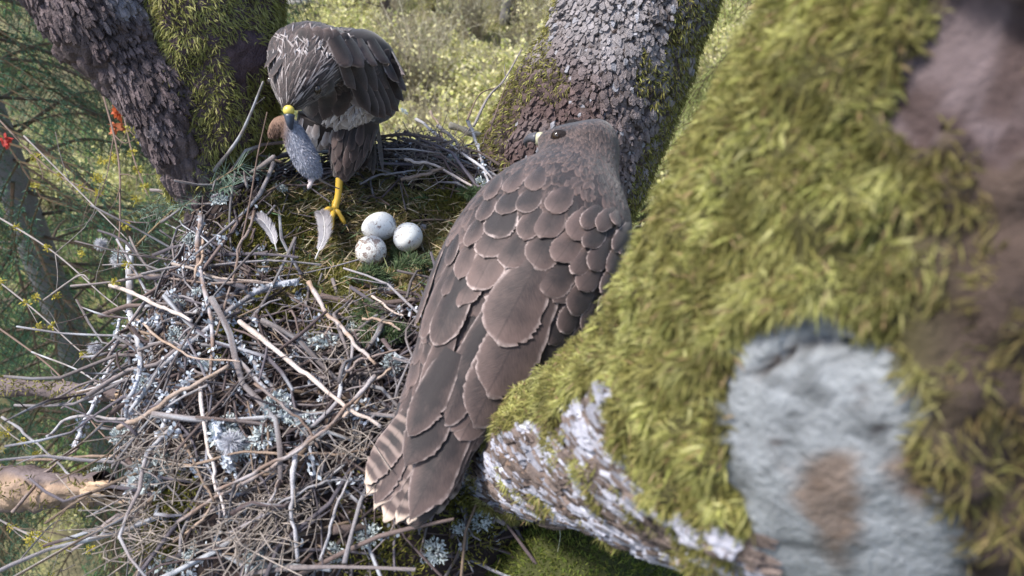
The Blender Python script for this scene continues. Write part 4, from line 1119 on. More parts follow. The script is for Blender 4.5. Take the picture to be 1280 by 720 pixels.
twig([(150, 120, 2.6), (165, 190, 2.4), (185, 245, 2.2)], 3, T_BR, 'budding branch with yellow flowers below the leaning limb', 911, 5, 'budding_branch', (.3, .5, .7, .9))
twig([(-20, 640, 1.6), (40, 670, 1.5), (90, 690, 1.45)], 4, T_GY, 'budding branch with yellow flowers under the thick broken branch', 912, 6, 'budding_branch', (.3, .5, .7, .9))
twig([(-30, 500, 1.5), (10, 540, 1.4), (40, 560, 1.35)], 3, T_GY, 'budding sprig with yellow flowers between the two broken branches', 913, 4, 'budding_branch', (.5, .8))
twig([(40, 440, 1.3), (110, 470, 1.15), (150, 520, 1.05)], 3.5, T_GY, 'bent lichened twig crossing above the thin dead branch', 914, 3, lich=.6)
twig([(25, 700, 1.2), (60, 660, 1.15), (75, 650, 1.1)], 3, T_GY, 'small forked pale twig below the thick broken branch', 915, 2)
twig([(-15, 400, 1.4), (70, 465, 1.25), (130, 545, 1.1), (200, 580, 1.0)], 3.5, T_BR, 'long arching brown twig crossing both broken branches', 916, 2)
twig([(690, 640, .80), (700, 665, .78), (697, 690, .78)], 1.6, (.35, .36, .26), 'pale hanging moss stalk below the thick shaggy limb', 917, 0)
# two rusty leaves
for i, (x, y, t_, c) in enumerate(((6, 175, 2.2, (.45, .06, .05)), (148, 140, 2.0, (.55, .13, .05)), (145, 160, 2.0, (.5, .17, .08)))):
    bag = Bag(); k = 26; c0 = P(x, y, t_); d = unit(rg.normal(size=(k, 3)))
    blades(bag, c0 + d * .006, d, .018, .010, mixcol([c], k, rg, .3), rg, .8, .8, .2, .3)
    tag(bag.build('red_bud_cluster', M_leaf), ['crimson bud cluster against the spruce boughs', 'orange red bud cluster on top of the upright twig', 'small rusty bud cluster on the upright twig'][i], 'buds')

# ------------------------------------------------------------------ birds
def core_loft(secs, lat, nr=96, nc=60):
    """secs: (centre, half width, height above, height below) from tail to crown"""
    A = np.array([[*c, hw, hu, hd] for c, hw, hu, hd in secs], float)
    lt = np.array(lat, float)
    if lt.ndim == 1: lt = np.tile(lt, (len(secs), 1))
    Q = catmull(np.concatenate([A, lt], 1), nr)
    c, hw, hu, hd, la = Q[:, :3], np.maximum(Q[:, 3], .001), np.maximum(Q[:, 4], .001), np.maximum(Q[:, 5], .001), Q[:, 6:9]
    T = unit(np.gradient(c, axis=0)); la = unit(la - T * (la * T).sum(1, keepdims=True)); up = np.cross(la, T)
    th = np.linspace(0, 2 * np.pi, nc, endpoint=False); co, si = np.cos(th)[None, :, None], np.sin(th)[None, :, None]
    S = c[:, None] + la[:, None] * hw[:, None, None] * co + up[:, None] * np.where(si > 0, hu[:, None, None], hd[:, None, None]) * si
    return S[:, ::-1]
def closed(S):
    nr, nc = S.shape[:2]; V = np.concatenate([S.reshape(-1, 3), [S[0].mean(0)], [S[-1].mean(0)]])
    a, b_ = nr * nc, nr * nc + 1; j = np.arange(nc); j2 = (j + 1) % nc
    Ft = np.concatenate([np.stack([np.full(nc, a), j2, j], 1), np.stack([np.full(nc, b_), (nr - 1) * nc + j, (nr - 1) * nc + j2], 1)])
    return V, grid_faces(nr, nc), Ft
def make_bvh(parts):
    Vs, Fs, n = [], [], 0
    for V, Fq, Ft in parts:
        Vs += [Vector(v) for v in V]; Fs += [tuple(int(i) + n for i in f) for f in Fq] + [tuple(int(i) + n for i in f) for f in Ft]; n += len(V)
    return BVHTree.FromPolygons(Vs, Fs)
UU = np.array([-1, -.9, -.5, 0, .5, .9, 1]); VV = np.concatenate([np.linspace(0, .5, 5), np.linspace(.56, .9, 15), np.array([.915, .93, .945, .96, .972, .984, .993, 1.])])
LS = .72     # how far the feathers stand off
def drape(bvh, root, tip, W, lift=(.001, .006), lowres=False, taper=.6, camber=.0012, point=1., snap=True, rg=rng):
    root, tip = np.asarray(root, float), np.asarray(tip, float); al = tip - root; L = np.linalg.norm(al)
    loc, nrm, _, _ = bvh.find_nearest(Vector((root + tip) / 2)); n0 = np.array(nrm)
    n0 = n0 if n0 @ ((root + tip) / 2 - np.array(loc)) >= -1 else -n0
    la = unit(np.cross(n0, al)); uu = UU if not lowres else np.array([-1, -.85, 0, .85, 1]); vv = VV if not lowres else np.array([0, .35, .65, .86, .96, 1.])
    asym = rg.uniform(-.6, 1.6, 2); skew = rg.normal(0, .05)
    V = np.zeros((len(vv), len(uu), 3)); ed = np.zeros((len(vv), len(uu))); fu = ed.copy(); fv = ed.copy()
    nt_ = (rg.integers(len(vv) // 2, len(vv) - 1), rg.choice([-1, 1]), rg.uniform(.72, .9)) if rg.random() < .4 else None
    for i, v in enumerate(vv):
        w = W / 2 * (taper + (1 - taper) * math.sin(math.pi / 2 * min(v / .6, 1)))
        w *= 1 + rg.normal(0, .015)
        fr_ = 1 + rg.normal(0, .035, 2)
        if v > .6: w *= max(0.02, (1 - ((v - .6) / .4) ** (2.2 * point))) ** (.55 / max(point, .6))
        for j, u in enumerate(uu):
            if abs(u) == 1: u = u * fr_[0 if u < 0 else 1]
            if nt_ and i == nt_[0] and u * nt_[1] > .8: u = u * nt_[2]
            p = root + al * v * (1 - .05 * abs(u) * v * asym[0 if u < 0 else 1]) + la * (w * u + skew * v * v * W)
            lf = (lift[0] + (lift[1] - lift[0]) * v) * LS - camber * u * u
            if snap:
                loc, nrm, _, _ = bvh.find_nearest(Vector(p)); V[i, j] = np.array(loc) + np.array(nrm) * lf
            else: V[i, j] = p + n0 * lf
            ed[i, j] = min(w * max(0, 1 - abs(u)) / W * 1.3, (1 - v) * L / W * .9); fu[i, j] = u * w / (W / 2); fv[i, j] = v
    return V.reshape(-1, 3), grid_faces(len(vv), len(uu), False), ed.ravel(), fu.ravel(), fv.ravel()
def feather_obj(name, bvh, root, tip, W, parent, mat_, pale=.8, light=.5, bar=0., **kw):
    V, F, ed, fu, fv = drape(bvh, root, tip, W, **kw); n = len(V)
    return mk(name, V, F, mat_, parent, True, dict(ed=ed, fu=fu, fv=fv, pale=np.full(n, pale), light=np.full(n, light), bar=np.full(n, bar)))
def plumage(bag, bvh, S, rows, LW, rg, skip=None, pale=(.1, .4), light=(.2, .8), lift=(.0002, .0032), arange=None, jitter=.25, headlift=.0008):
    nr, nc = S.shape[:2]; cen = S.mean(1); seg = np.concatenate([[0], np.cumsum(np.linalg.norm(np.diff(cen, axis=0), axis=1))])
    s = rows[0] * seg[-1]
    while s < rows[1] * seg[-1]:
        i = int(np.searchsorted(seg, s)); i = min(i, nr - 1); L, W = LW(s / seg[-1]); it = int(np.searchsorted(seg, s - L)); 
        circ = np.linalg.norm(np.diff(S[i], axis=0), axis=1).sum(); k = max(5, int(circ / (W * .7)))
        for a in range(k):
            j = ((a + rg.uniform(-jitter, jitter) + .5 * (int(s * 1e4) % 2)) / k * nc)
            if arange and not (arange[0] <= (j / nc * 2 * math.pi) % (2 * math.pi) <= arange[1]): continue
            j0 = int(j) % nc; ii = int(np.clip(i + rg.integers(-1, 2), 1, nr - 1)); root = S[ii, j0]; tip = S[max(0, it), (j0 + rg.integers(-1, 2)) % nc]
            if skip is not None and skip((root + tip) / 2): continue
            d = tip - root; l = np.linalg.norm(d)
            if l < .2 * L: continue
            tip = root + d / l * L * rg.uniform(.85, 1.15)
            V, F, ed, fu, fv = drape(bvh, root, tip, W * rg.uniform(.85, 1.15), (lift[0], np.interp(s / seg[-1], [0, .6, .8, 1], [lift[1], lift[1], headlift, headlift])), True, camber=.0004)
            bag.add(V, F, ed=ed, fu=fu, fv=fv, pale=rg.uniform(*pale), light=rg.uniform(*light), bar=0.)
        s += L * .42
def ellipsoid(c, ax, r, nr=14, nc=18):
    """ax: 3 orthogonal axes, r: 3 radii; long axis first"""
    u = np.linspace(0, np.pi, nr); th = np.linspace(0, 2 * np.pi, nc, endpoint=False)
    a, b_, c_ = [unit(v) for v in ax]
    S = np.asarray(c) + a * (-np.cos(u) * r[0])[:, None, None] + (np.sin(u)[:, None] * np.cos(th))[..., None] * b_ * r[1] + (np.sin(u)[:, None] * np.sin(th))[..., None] * c_ * r[2]
    return S.reshape(-1, 3), grid_faces(nr, nc)
def ortho(d):
    d = unit(d); s = unit(np.cross(d, [0, 0, 1.])); return d, s, np.cross(s, d)
YELLOW = (.60, .38, .05); HORN = (.035, .035, .045)
def foot(parent, ankle, toes, claws=.012, r_=.0042, col=YELLOW):
    bag = Bag()
    for k, tp in enumerate(toes):
        m_ = (np.asarray(ankle) + tp) / 2 + [0, 0, .006]; pth = catmull([ankle, m_, tp], 9)
        rad = r_ * np.array([1.15, 1, .95, 1.1, .92, .85, .98, .85, .7]); Vv, Fq, Ft = tube(pth, rad, 8); bag.add(Vv, Fq, Ft, col=np.array(col))
    o = bag.build('foot', M_horn, parent)
    for tp in toes:
        d = unit(np.asarray(tp) - ankle); c_ = catmull([tp - d * .001, tp + d * claws * .6 + [0, 0, .001], tp + d * claws - [0, 0, .006]], 6)
        Vv, Fq, Ft = tube(c_, np.linspace(.0026, .0004, 6), 6); b2 = Bag(); b2.add(Vv, Fq, Ft, col=np.array(HORN)); b2.build('claw', M_horn, o)
    return o

# ---------- the bird in front, seen from behind
rg = np.random.default_rng(1000)
hd2 = np.array([.52, .85, 0]); R2 = np.array([.853, -.522, 0])
px2m = lambda w, t: w / FPX * t
def sec(px, py, t, hw, hu, hd): return (P(px, py, t), px2m(hw, t), hu, hd)
secs2 = [sec(496, 648, .752, 30, .004, .004), sec(506, 622, .755, 46, .006, .006), sec(527, 575, .765, 55, .012, .012), sec(552, 522, .778, 62, .024, .03), sec(582, 470, .79, 78, .040, .050),
         sec(618, 408, .80, 100, .055, .075), sec(655, 340, .81, 113, .064, .085), sec(686, 285, .825, 106, .064, .085), sec(706, 248, .84, 88, .056, .07),
         sec(724, 214, .855, 54, .042, .052), sec(732, 194, .862, 42, .038, .042), sec(734, 178, .866, 39, .036, .036), sec(733, 166, .869, 32, .028, .028), sec(731, 158, .871, 20, .015, .016), sec(730, 155, .872, 5, .003, .003)]
S2 = core_loft(secs2, R2)
face2 = unit(np.array([-.90, .42, -.12])); HC2 = P(731, 177, .862)
dv = S2 - HC2; d_ = np.linalg.norm(dv, axis=-1); S2 = S2 + face2 * (np.clip((unit(dv) @ face2), 0, 1) ** 1.6 * .026 * sstep(.065, .03, d_))[..., None]
Vc, Fq, Ft = closed(S2); bvh2 = make_bvh([(Vc, Fq, Ft)])
b2root = empty('buzzard', (float(P(655, 340, .81)[0]), float(P(655, 340, .81)[1]), H - .70), 'brown buzzard with folded barred tail and pale fringed back feathers beside the shaggy limb', 'bird')
ones = np.ones(len(Vc))
body2 = mk('body', Vc, [Fq, Ft], M_feather, b2root, True, dict(ed=ones, fu=ones * .3, fv=ones * .2 + .3 * fbm(Vc, 60, 2, 4), pale=ones * 0, light=ones * .45, bar=ones * 0))
def hit2(px, py):
    d = Vector(unit(ray(px, py))); loc, n, i, dist = bvh2.ray_cast(Vector(CO), d)
    if loc is None: loc, n, i, dist = bvh2.find_nearest(Vector(P(px, py, .765)))
    return np.array(loc)
AXI = np.array([.45, -.89])
def tf(tip, L, W, turn=0, pale=.75, light=.5, parent=None, name='back_feather', mat_=None, lift=(.002, .0085), bar=0., point=1., taper=.6, camber=.0016):
    c, s = math.cos(turn), math.sin(turn); d = np.array([AXI[0] * c - AXI[1] * s, AXI[0] * s + AXI[1] * c])
    tip = np.array(tip, float); rt = tip + d * L; a, b_ = hit2(*rt), hit2(*tip)
    W_ = W / FPX * float(proj((a + b_) / 2)[2])
    feather_obj(name, bvh2, a, b_, W_, parent, mat_ or M_feather, pale, np.clip(light + rg.normal(0, .17), 0, 1), bar, lift=lift, point=point, taper=taper, camber=camber)
# fine plumage of head, nape, flanks and belly
bag = Bag()
def LW2(s): return (np.interp(s, [0, .2, .5, .72, .85, 1], [.05, .05, .042, .026, .015, .009]), np.interp(s, [0, .2, .5, .66, .74, .85, 1], [.03, .03, .026, .017, .010, .0055, .0035]))
plumage(bag, bvh2, S2, (.22, .985), LW2, rg, None, (.0, .35), (.15, .8), (.0002, .0019))
tag(bag.build('plumage', M_feather, body2), kind='stuff')
# tail: barred blades with a pale end band
tail2 = empty('tail', (0, 0, 0), None, None); tail2.parent = body2; tail2.location = (0, 0, 0)
bpy.data.objects.remove(tail2)
tail_tips = [(455, 600, -.22), (461, 622, -.16), (470, 640, -.10), (482, 651, -.05), (497, 656, 0), (515, 655, .05), (531, 650, .09), (546, 640, .14), (560, 622, .19), (572, 602, .24)]
for k, (tx, ty, tn) in enumerate(tail_tips):
    root = P(552 + (k - 4.5) * 5, 500, .772); tip = P(tx, ty, .742 + .004 * abs(k - 4.5))
    feather_obj('tail_feather', bvh2, root, tip, .036, body2, M_feather, .55, .45, .5, snap=False, lift=(.004, .006 - .0008 * abs(k - 4.5)), taper=.7, camber=.002, rg=rg)
# folded wing tips over the tail
W_L = []
for (tip, L, W, tn, pale, li, pt_, lift) in [
        ((474, 627), 105, 34, -.06, .5, .5, .8, (.004, .012)), ((514, 648), 150, 54, .0, .55, .55, .7, (.006, .017)), ((525, 640), 140, 44, .05, .3, .35, .7, (.004, .012)),
        ((514, 586), 120, 52, -.02, .35, .12, .75, (.010, .021)), ((523, 548), 120, 44, -.06, .45, .15, .8, (.012, .024)), ((572, 548), 90, 46, .08, .35, .40, 1, (.004, .011)), ((566, 537), 80, 40, .04, .4, .40, 1, (.006, .012))]:
    tf(tip, L, W, tn, pale, li, body2, 'wing_tip_feather', None, lift, 0., pt_, .7)
# long inner wing feathers
for (tip, L, W, tn, pale, li, lift) in [
        ((532, 503), 150, 32, -.10, .6, .5, (.006, .016)), ((558, 529), 160, 46, -.06, .6, .5, (.006, .017)), ((591, 531), 170, 66, -.02, .7, .5, (.006, .018)), ((610, 490), 150, 70, .03, .75, .58, (.006, .020)),
        ((553, 434), 110, 48, -.12, .65, .55, (.004, .016)), ((536, 424), 100, 30, -.16, .6, .5, (.004, .014)), ((527, 410), 100, 22, -.2, .6, .5, (.004, .013)), ((622, 426), 110, 72, .02, .6, .5, (.006, .020)),
        ((637, 492), 110, 46, .14, .3, .2, (.003, .010)), ((660, 478), 110, 40, .20, .3, .2, (.003, .010)), ((687, 463), 110, 40, .28, .4, .2, (.003, .010)), ((706, 446), 100, 36, .32, .4, .25, (.003, .010))]:  # right wing: shadow put into these feathers as a darker tone
    tf(tip, L, W, tn, pale, li, body2, 'wing_feather', None, lift)
# broad scapulars and mantle
for (x, y, L, W, tn, pale) in [
        (637, 399, 85, 72, 0, .65), (600, 365, 70, 50, -.1, .85), (652, 367, 75, 66, .02, .7), (580, 385, 65, 40, -.15, .7), (608, 325, 55, 48, -.08, .75), (634, 338, 58, 46, 0, .85), (576, 352, 55, 30, -.2, .6),
        (617, 299, 50, 46, -.05, .75), (652, 300, 50, 30, .02, .5), (590, 312, 48, 30, -.18, .5), (665, 335, 55, 44, .06, .35), (682, 370, 55, 44, .1, .35), (628, 272, 42, 34, -.05, .5), (654, 268, 42, 32, 0, .4),
        (603, 280, 42, 28, -.15, .4), (676, 300, 48, 36, .06, .25), (696, 330, 50, 36, .1, .25), (612, 252, 36, 26, -.12, .3), (636, 244, 36, 28, -.05, .3), (662, 240, 36, 28, 0, .25), (690, 268, 42, 32, .06, .2), (712, 300, 46, 32, .12, .2), (560, 372, 50, 24, -.22, .6), (562, 335, 46, 22, -.22, .5)]:
    tf((x, y), L, W, tn, min(1., pale * 1.3), .52, body2, 'back_feather', None, (.0005, float(np.interp(y, [240, 300, 400], [.0045, .008, .012]))))
# coverts of the far wing
for (x, y, L, W) in [(734, 338, 48, 30), (721, 364, 48, 32), (709, 390, 50, 36), (690, 378, 46, 30), (747, 364, 46, 28), (754, 337, 44, 26), (762, 312, 42, 24), (730, 313, 42, 26), (714, 343, 44, 26), (766, 345, 42, 20),
                     (741, 390, 46, 28), (722, 412, 46, 30), (698, 412, 48, 32), (755, 380, 44, 22), (744, 290, 38, 22), (764, 282, 36, 20), (726, 287, 38, 22), (771, 318, 40, 16), (735, 412, 42, 24), (684, 430, 50, 32), (708, 436, 48, 28)]:
    tf((x, y), L, W, .22, .8, .5, body2, 'wing_covert', None, (.001, .0085))
# bill, cere and eye
fb, fs, fup = ortho(face2)
bb = HC2 + face2 * .055 + fup * -.004
loc, nn_, _, _ = bvh2.ray_cast(Vector(HC2 + face2 * .2 - fup * .004), Vector(-face2)); bb = np.array(loc) if loc is not None else bb
V, F = ellipsoid(bb, (fb, fs, fup), (.009, .0075, .009)); mk('cere', V, F, M_horn, b2root, True, {'col': np.tile((.42, .40, .26), (len(V), 1))})
pth = catmull([bb + fb * .004 + fup * .001, bb + fb * .014, bb + fb * .021 - fup * .006, bb + fb * .020 - fup * .014], 10)
Vv, Fq, Ft = tube(pth, np.linspace(.0072, .0008, 10), 10); mk('beak', Vv, [Fq, Ft], M_horn, b2root, True, {'col': np.tile((.06, .06, .07), (len(Vv), 1))})
for s in (-1, 1):
    q_ = Vector(hit2(697, 171)) if s < 0 else Vector(HC2 * 2 - hit2(697, 171) + 2 * fb * float((hit2(697, 171) - HC2) @ fb) + 2 * fup * float((hit2(697, 171) - HC2) @ fup))
    loc, nn_, _, _ = bvh2.find_nearest(q_); e = np.array(loc); nn_ = np.array(nn_)
    V, F = ellipsoid(e + nn_ * .0012, (fb, fs, fup), (.0058, .004, .0055)); mk('eye', V, F, M_eye, b2root, True, {'col': np.tile((.03, .018, .01), (len(V), 1))})
    V, F = ellipsoid(e - nn_ * .0048 - fb * .001 + fup * .001, (fb, fs, fup), (.0125, .0065, .0105)); mk('eye_mask', V, F, M_fur, b2root, True, {'col': np.tile((.016, .012, .012), (len(V), 1))})
# legs
for s in (-1, 1):
    hip = P(650, 350, .86) + R2 * s * .04; ank = np.array([*(hip[:2] + hd2[:2] * .01), 0.]); ank[2] = max(float(nest_z(ank[0], ank[1])) + .012, H - .70)
    Vv, Fq, Ft = tube(catmull([hip, hip * .45 + ank * .55 + hd2 * .012, ank], 10), np.linspace(.026, .0055, 10), 10)
    o = mk('leg', Vv, [Fq, Ft], M_horn, b2root, True, {'col': np.tile((.45, .34, .06), (len(Vv), 1))})
    foot(b2root, ank, [ank + (hd2 * a + R2 * b_) * .045 - [0, 0, .006] for a, b_ in ((1, 0), (.8, .6), (.8, -.6), (-.8, 0))])

# ---------- the bird behind, bending forward with prey in its bill
rg = np.random.default_rng(1100)
LS = 1.05
h1 = unit(np.array([-.30, -.95, 0])); R1 = np.array([h1[1], -h1[0], 0])
V3 = lambda x, y, z: np.array([x, y, H + z])
secs1 = [(V3(-.225, 1.15, -.61), .004, .003, .003), (V3(-.228, 1.135, -.595), .022, .018, .018), (V3(-.234, 1.10, -.560), .044, .042, .040), (V3(-.242, 1.06, -.515), .058, .066, .062), (V3(-.254, 1.02, -.478), .069, .066, .080),
         (V3(-.266, .985, -.445), .066, .046, .056), (P(391, 66, 1.0) + [-.004, 0, .012], .060, .040, .046), (P(382, 80, .982) + [-.004, 0, .012], .053, .034, .040), (P(374, 97, .968) + [-.004, 0, .012], .042, .030, .034), (P(368, 113, .958) + [-.004, 0, .012], .0295, .024, .027), (P(364, 125, .952) + [-.004, 0, .012], .0185, .0165, .018), (P(361, 133, .949) + [-.004, 0, .012], .0105, .010, .010), (P(361, 137, .948) + [-.004, 0, .012], .004, .004, .004)]
secs1 = [(c + np.array([0.004, 0, -.012]), a, b_, d) for c, a, b_, d in secs1]
S1 = core_loft(secs1, R1)
Vc, Fq, Ft = closed(S1); parts1 = [(Vc, Fq, Ft)]
b1root = empty('buzzard', (-.27, .95, H - .69), 'dark brown buzzard bending forward on the far rim with grey prey in its bill', 'bird')
ones = np.ones(len(Vc))
body1 = mk('body', Vc, [Fq, Ft], M_feather_dk, b1root, True, dict(ed=ones, fu=ones * .3, fv=ones * .3, pale=ones * 0, light=ones * .4, bar=ones * 0))
def wing_loft(pts):
    A = np.array([[*P(x, y, t), r_, th_] for x, y, t, r_, th_ in pts])
    Q = catmull(A, 40); c = Q[:, :3]; T = unit(np.gradient(c, axis=0)); out = unit(np.cross(T, np.array([0, 0, 1.]))); return c, Q[:, 3], Q[:, 4], T
def wing_core(pts, side):
    c, r_, th_, T = wing_loft(pts); la = unit(np.tile(side, (40, 1)) - T * (T @ side)[:, None]); up = np.cross(la, T)
    a = np.linspace(0, 2 * np.pi, 36, endpoint=False); return (c[:, None] + la[:, None] * (th_[:, None] * np.cos(a))[..., None] + up[:, None] * (r_[:, None] * np.sin(a))[..., None])[:, ::-1]
SW = wing_core([(430, 58, 1.01, .004, .004), (436, 62, 1.03, .028, .018), (452, 74, 1.06, .044, .026), (470, 92, 1.09, .046, .026), (483, 112, 1.13, .036, .02), (489, 130, 1.16, .018, .012), (491, 138, 1.18, .004, .003)], np.array([.8, -.55, .2]))
Vw, Fw, Tw = closed(SW); parts1.append((Vw, Fw, Tw)); on = np.ones(len(Vw))
wing1 = mk('wing', Vw, [Fw, Tw], M_feather_dk, b1root, True, dict(ed=on, fu=on * .3, fv=on * .3, pale=on * 0, light=on * .35, bar=on * 0))
SX = wing_core([(356, 62, 1.02, .004, .004), (350, 64, 1.05, .016, .012), (344, 72, 1.10, .026, .016), (350, 88, 1.16, .022, .014), (360, 100, 1.20, .010, .008), (366, 106, 1.23, .003, .003)], np.array([-.8, -.3, .2]))
Vw, Fw, Tw = closed(SX); parts1.append((Vw, Fw, Tw)); on = np.ones(len(Vw))
wing1b = mk('wing', Vw, [Fw, Tw], M_feather_dk, b1root, True, dict(ed=on, fu=on * .3, fv=on * .3, pale=on * 0, light=on * .35, bar=on * 0))
bvh1 = make_bvh(parts1)
def hit1(px, py):
    loc, n, i, dist = bvh1.ray_cast(Vector(CO), Vector(unit(ray(px, py))))
    if loc is None: loc, n, i, dist = bvh1.find_nearest(Vector(P(px, py, 1.12)))
    return np.array(loc)
white_zone = lambda x, y: ((x > 425) & (x < 462) & (y > 108 + (x - 455) * -.6) & (y < 175)) | ((x > 382) & (x < 440) & (y > 148) & (y < 200))
def skipw(p):
    x, y, _ = proj(p); return bool(white_zone(x, y))
bag = Bag()
def LW1(s): return (np.interp(s, [0, .3, .55, .72, .85, 1], [.045, .045, .034, .028, .022, .013]), np.interp(s, [0, .3, .55, .72, .85, 1], [.028, .026, .014, .0078, .0048, .003]))
plumage(bag, bvh1, S1, (.12, .985), LW1, rg, skipw, (.1, .9), (.0, .75), (.0004, .0030))
tag(bag.build('plumage', M_feather_dk, body1), kind='stuff')
bag = Bag(); plumage(bag, bvh1, S1, (.12, .9), LW1, rg, lambda p: not skipw(p), (.2, .6), (.2, .9), (.0004, .0042))
# pale feather edges running down the crown towards the bill
for _ in range(150):
    j0 = rg.integers(0, 60); i0 = rg.integers(58, 90); i1 = i0 - rg.integers(5, 12); a, b_ = S1[i0, j0], S1[i1, (j0 + rg.integers(-1, 2)) % 60]
    V, F, ed, fu, fv = drape(bvh1, a, b_, rg.uniform(.0008, .0017), (.0008, .0017), True, camber=0); bag.add(V, F, ed=ed, fu=fu, fv=fv, pale=.1, light=rg.uniform(.0, .5), bar=0.)
# pale flecks over the nape
for _ in range(90):
    x = rg.uniform(345, 440); y = 58 + rg.normal(0, 9); a = hit1(x, y); b_ = hit1(x + rg.normal(0, 4), y - rg.uniform(3, 8))
    V, F, ed, fu, fv = drape(bvh1, a, b_, rg.uniform(.0012, .0026), (.0015, .0032), True); bag.add(V, F, ed=ed, fu=fu, fv=fv, pale=.3, light=rg.uniform(.1, .9), bar=0.)
for _ in range(170):     # frayed white breast
    x, y = rg.uniform(402, 462), rg.uniform(128, 176)
    if not white_zone(x, y + 8): continue
    a, b_ = hit1(x, y), hit1(x + rg.normal(-3, 5), y + rg.uniform(6, 16))
    V, F, ed, fu, fv = drape(bvh1, a, b_, rg.uniform(.002, .006), (.002, .008), True); bag.add(V, F, ed=ed, fu=fu, fv=fv, pale=.3, light=rg.uniform(.2, 1), bar=0.)
tag(bag.build('white_plumage', M_white, body1), kind='stuff')
def wf(name, parent, rt, tip, W, pale=.5, light=.35, lift=(.002, .009), mat_=None):
    a, b_ = hit1(*rt), hit1(*tip); feather_obj(name, bvh1, a, b_, W / FPX * float(proj((a + b_) / 2)[2]), parent, mat_ or M_feather_dk, pale, light, 0., lift=lift, rg=rg)
for (rt, tip, W) in [((348, 62), (338, 88), 14), ((342, 66), (332, 84), 12), ((352, 74), (344, 100), 12)]:
    wf('wing_feather', wing1b, rt, tip, W, .4, .3, (.001, .008))
for (rt, tip, W) in [((395, 105), (388, 142), 22), ((412, 100), (408, 146), 24), ((428, 98), (424, 140), 22), ((378, 108), (376, 140), 18), ((402, 120), (402, 158), 20)]:
    wf('breast_feather', body1, rt, tip, W, .3, .35, (.002, .009))
# folded wing in three overlapping tiers standing clear of the body
def tier(root, tip, W, off, pale, light, name='flight_feather', m_=None):
    tr, tt_ = float(proj(hit1(*root))[2]), float(proj(hit1(min(tip[0], 486), min(tip[1], 132)))[2])
    feather_obj(name, bvh1, P(*root, tr - off * .6), P(*tip, min(tt_, tr + .05) - off), W / FPX * tr, wing1, m_ or M_feather_dk, pale, light, 0., snap=False, lift=(0, 0), taper=.8, camber=.006, rg=rg)
for k, tip in enumerate([(463, 143), (472, 148), (482, 150), (491, 147), (499, 140), (505, 128), (509, 114)]):
    tier((tip[0] - 22 + k, tip[1] - 52 + 2 * k), tip, 19, .008 + .0015 * k, .35, rg.uniform(.15, .5))
for k, tip in enumerate([(446, 112), (459, 114), (473, 113), (487, 110), (499, 104), (507, 94)]):
    tier((tip[0] - 16, tip[1] - 42 + 2 * k), tip, 24, .016 + .0012 * k, .6, rg.uniform(.3, .6))
for k, tip in enumerate([(440, 82), (456, 84), (472, 82), (487, 80)]):
    tier((tip[0] - 20, tip[1] - 36 + k), tip, 29, .024 + .0012 * k, .45, rg.uniform(.3, .6), 'wing_covert')
for k in range(10):     # ruffled mantle edge
    x = 372 + 12 * k; y = 40 + .0042 * (x - 395) ** 2; a = hit1(x, y + 12); b_ = a + (P(x + rg.normal(3, 3), y - 9, 1.04) - P(x, y + 12, 1.04)) * 1.0
    feather_obj('mantle_feather', bvh1, a, b_, .017, body1, M_feather_dk, .35, rg.uniform(.3, .6), 0., lift=(.0, .007), rg=rg)
# tail hanging behind the legs
for k in range(6):
    root = P(450 + 4 * k, 150, 1.135); tip = P(450 + 5.5 * k, 216 - 1.5 * abs(k - 3), 1.145 + .002 * k)
    feather_obj('tail_feather', bvh1, root, tip, .026, body1, M_feather_dk, .3, .3, .1, snap=False, lift=(.001 * k, .001 * k), taper=.8, rg=rg)
# feathered thighs, yellow legs and feet
def leg1(hip, knee, ank, toes, white=False):
    S = limb([hip, hip * .5 + knee * .5 + [0, -.004, 0], knee], [.036, .028, .0085], 26, 24)[0]; V, Fq, Ft = closed(S); n = len(V)
    bt = make_bvh([(V, Fq, Ft)]); o = mk('thigh', V, [Fq, Ft], M_feather_dk, b1root, True, dict(ed=np.ones(n), fu=np.ones(n) * .3, fv=np.ones(n) * .4, pale=np.zeros(n), light=np.ones(n) * .5, bar=np.zeros(n)))
    bag = Bag()
    for i in range(2, 23, 3):
        for j in range(0, 24, 3):
            j2 = (j + (i % 2)) % 24; a = S[i, j2]; b_ = S[min(25, i + 7), j2] + [0, 0, -.008]
            V_, F_, ed, fu, fv = drape(bt, a, b_, .012, (.001, .0045), True); bag.add(V_, F_, ed=ed, fu=fu, fv=fv, pale=rg.uniform(.1, .6), light=rg.uniform(.3, .9), bar=0.)
    tag(bag.build('thigh_feathers', M_white if white else M_feather_dk, o), kind='stuff')
    Vv, Fq, Ft = tube(catmull([knee + [0, 0, .012], knee * .5 + ank * .5 + [.001, 0, 0], ank], 10), np.array([.0052, .0053, .0056, .0055, .0052, .005, .005, .0052, .0056, .006]), 10)
    mk('leg', Vv, [Fq, Ft], M_horn, b1root, True, {'col': np.tile(YELLOW, (len(Vv), 1))})
    foot(b1root, ank, toes)
fz = lambda x, y, h=.007: on_nest(x, y, h)
ank = fz(418, 262, .014); leg1(P(446, 150, 1.12), P(426, 222, 1.125), ank, [fz(431, 280), fz(414, 288), fz(401, 270), fz(420, 252)])
ank = fz(380, 200, .012); leg1(P(402, 150, 1.11), P(392, 182, 1.13), ank, [fz(366, 206), fz(372, 216), fz(392, 214), fz(386, 190)], True)
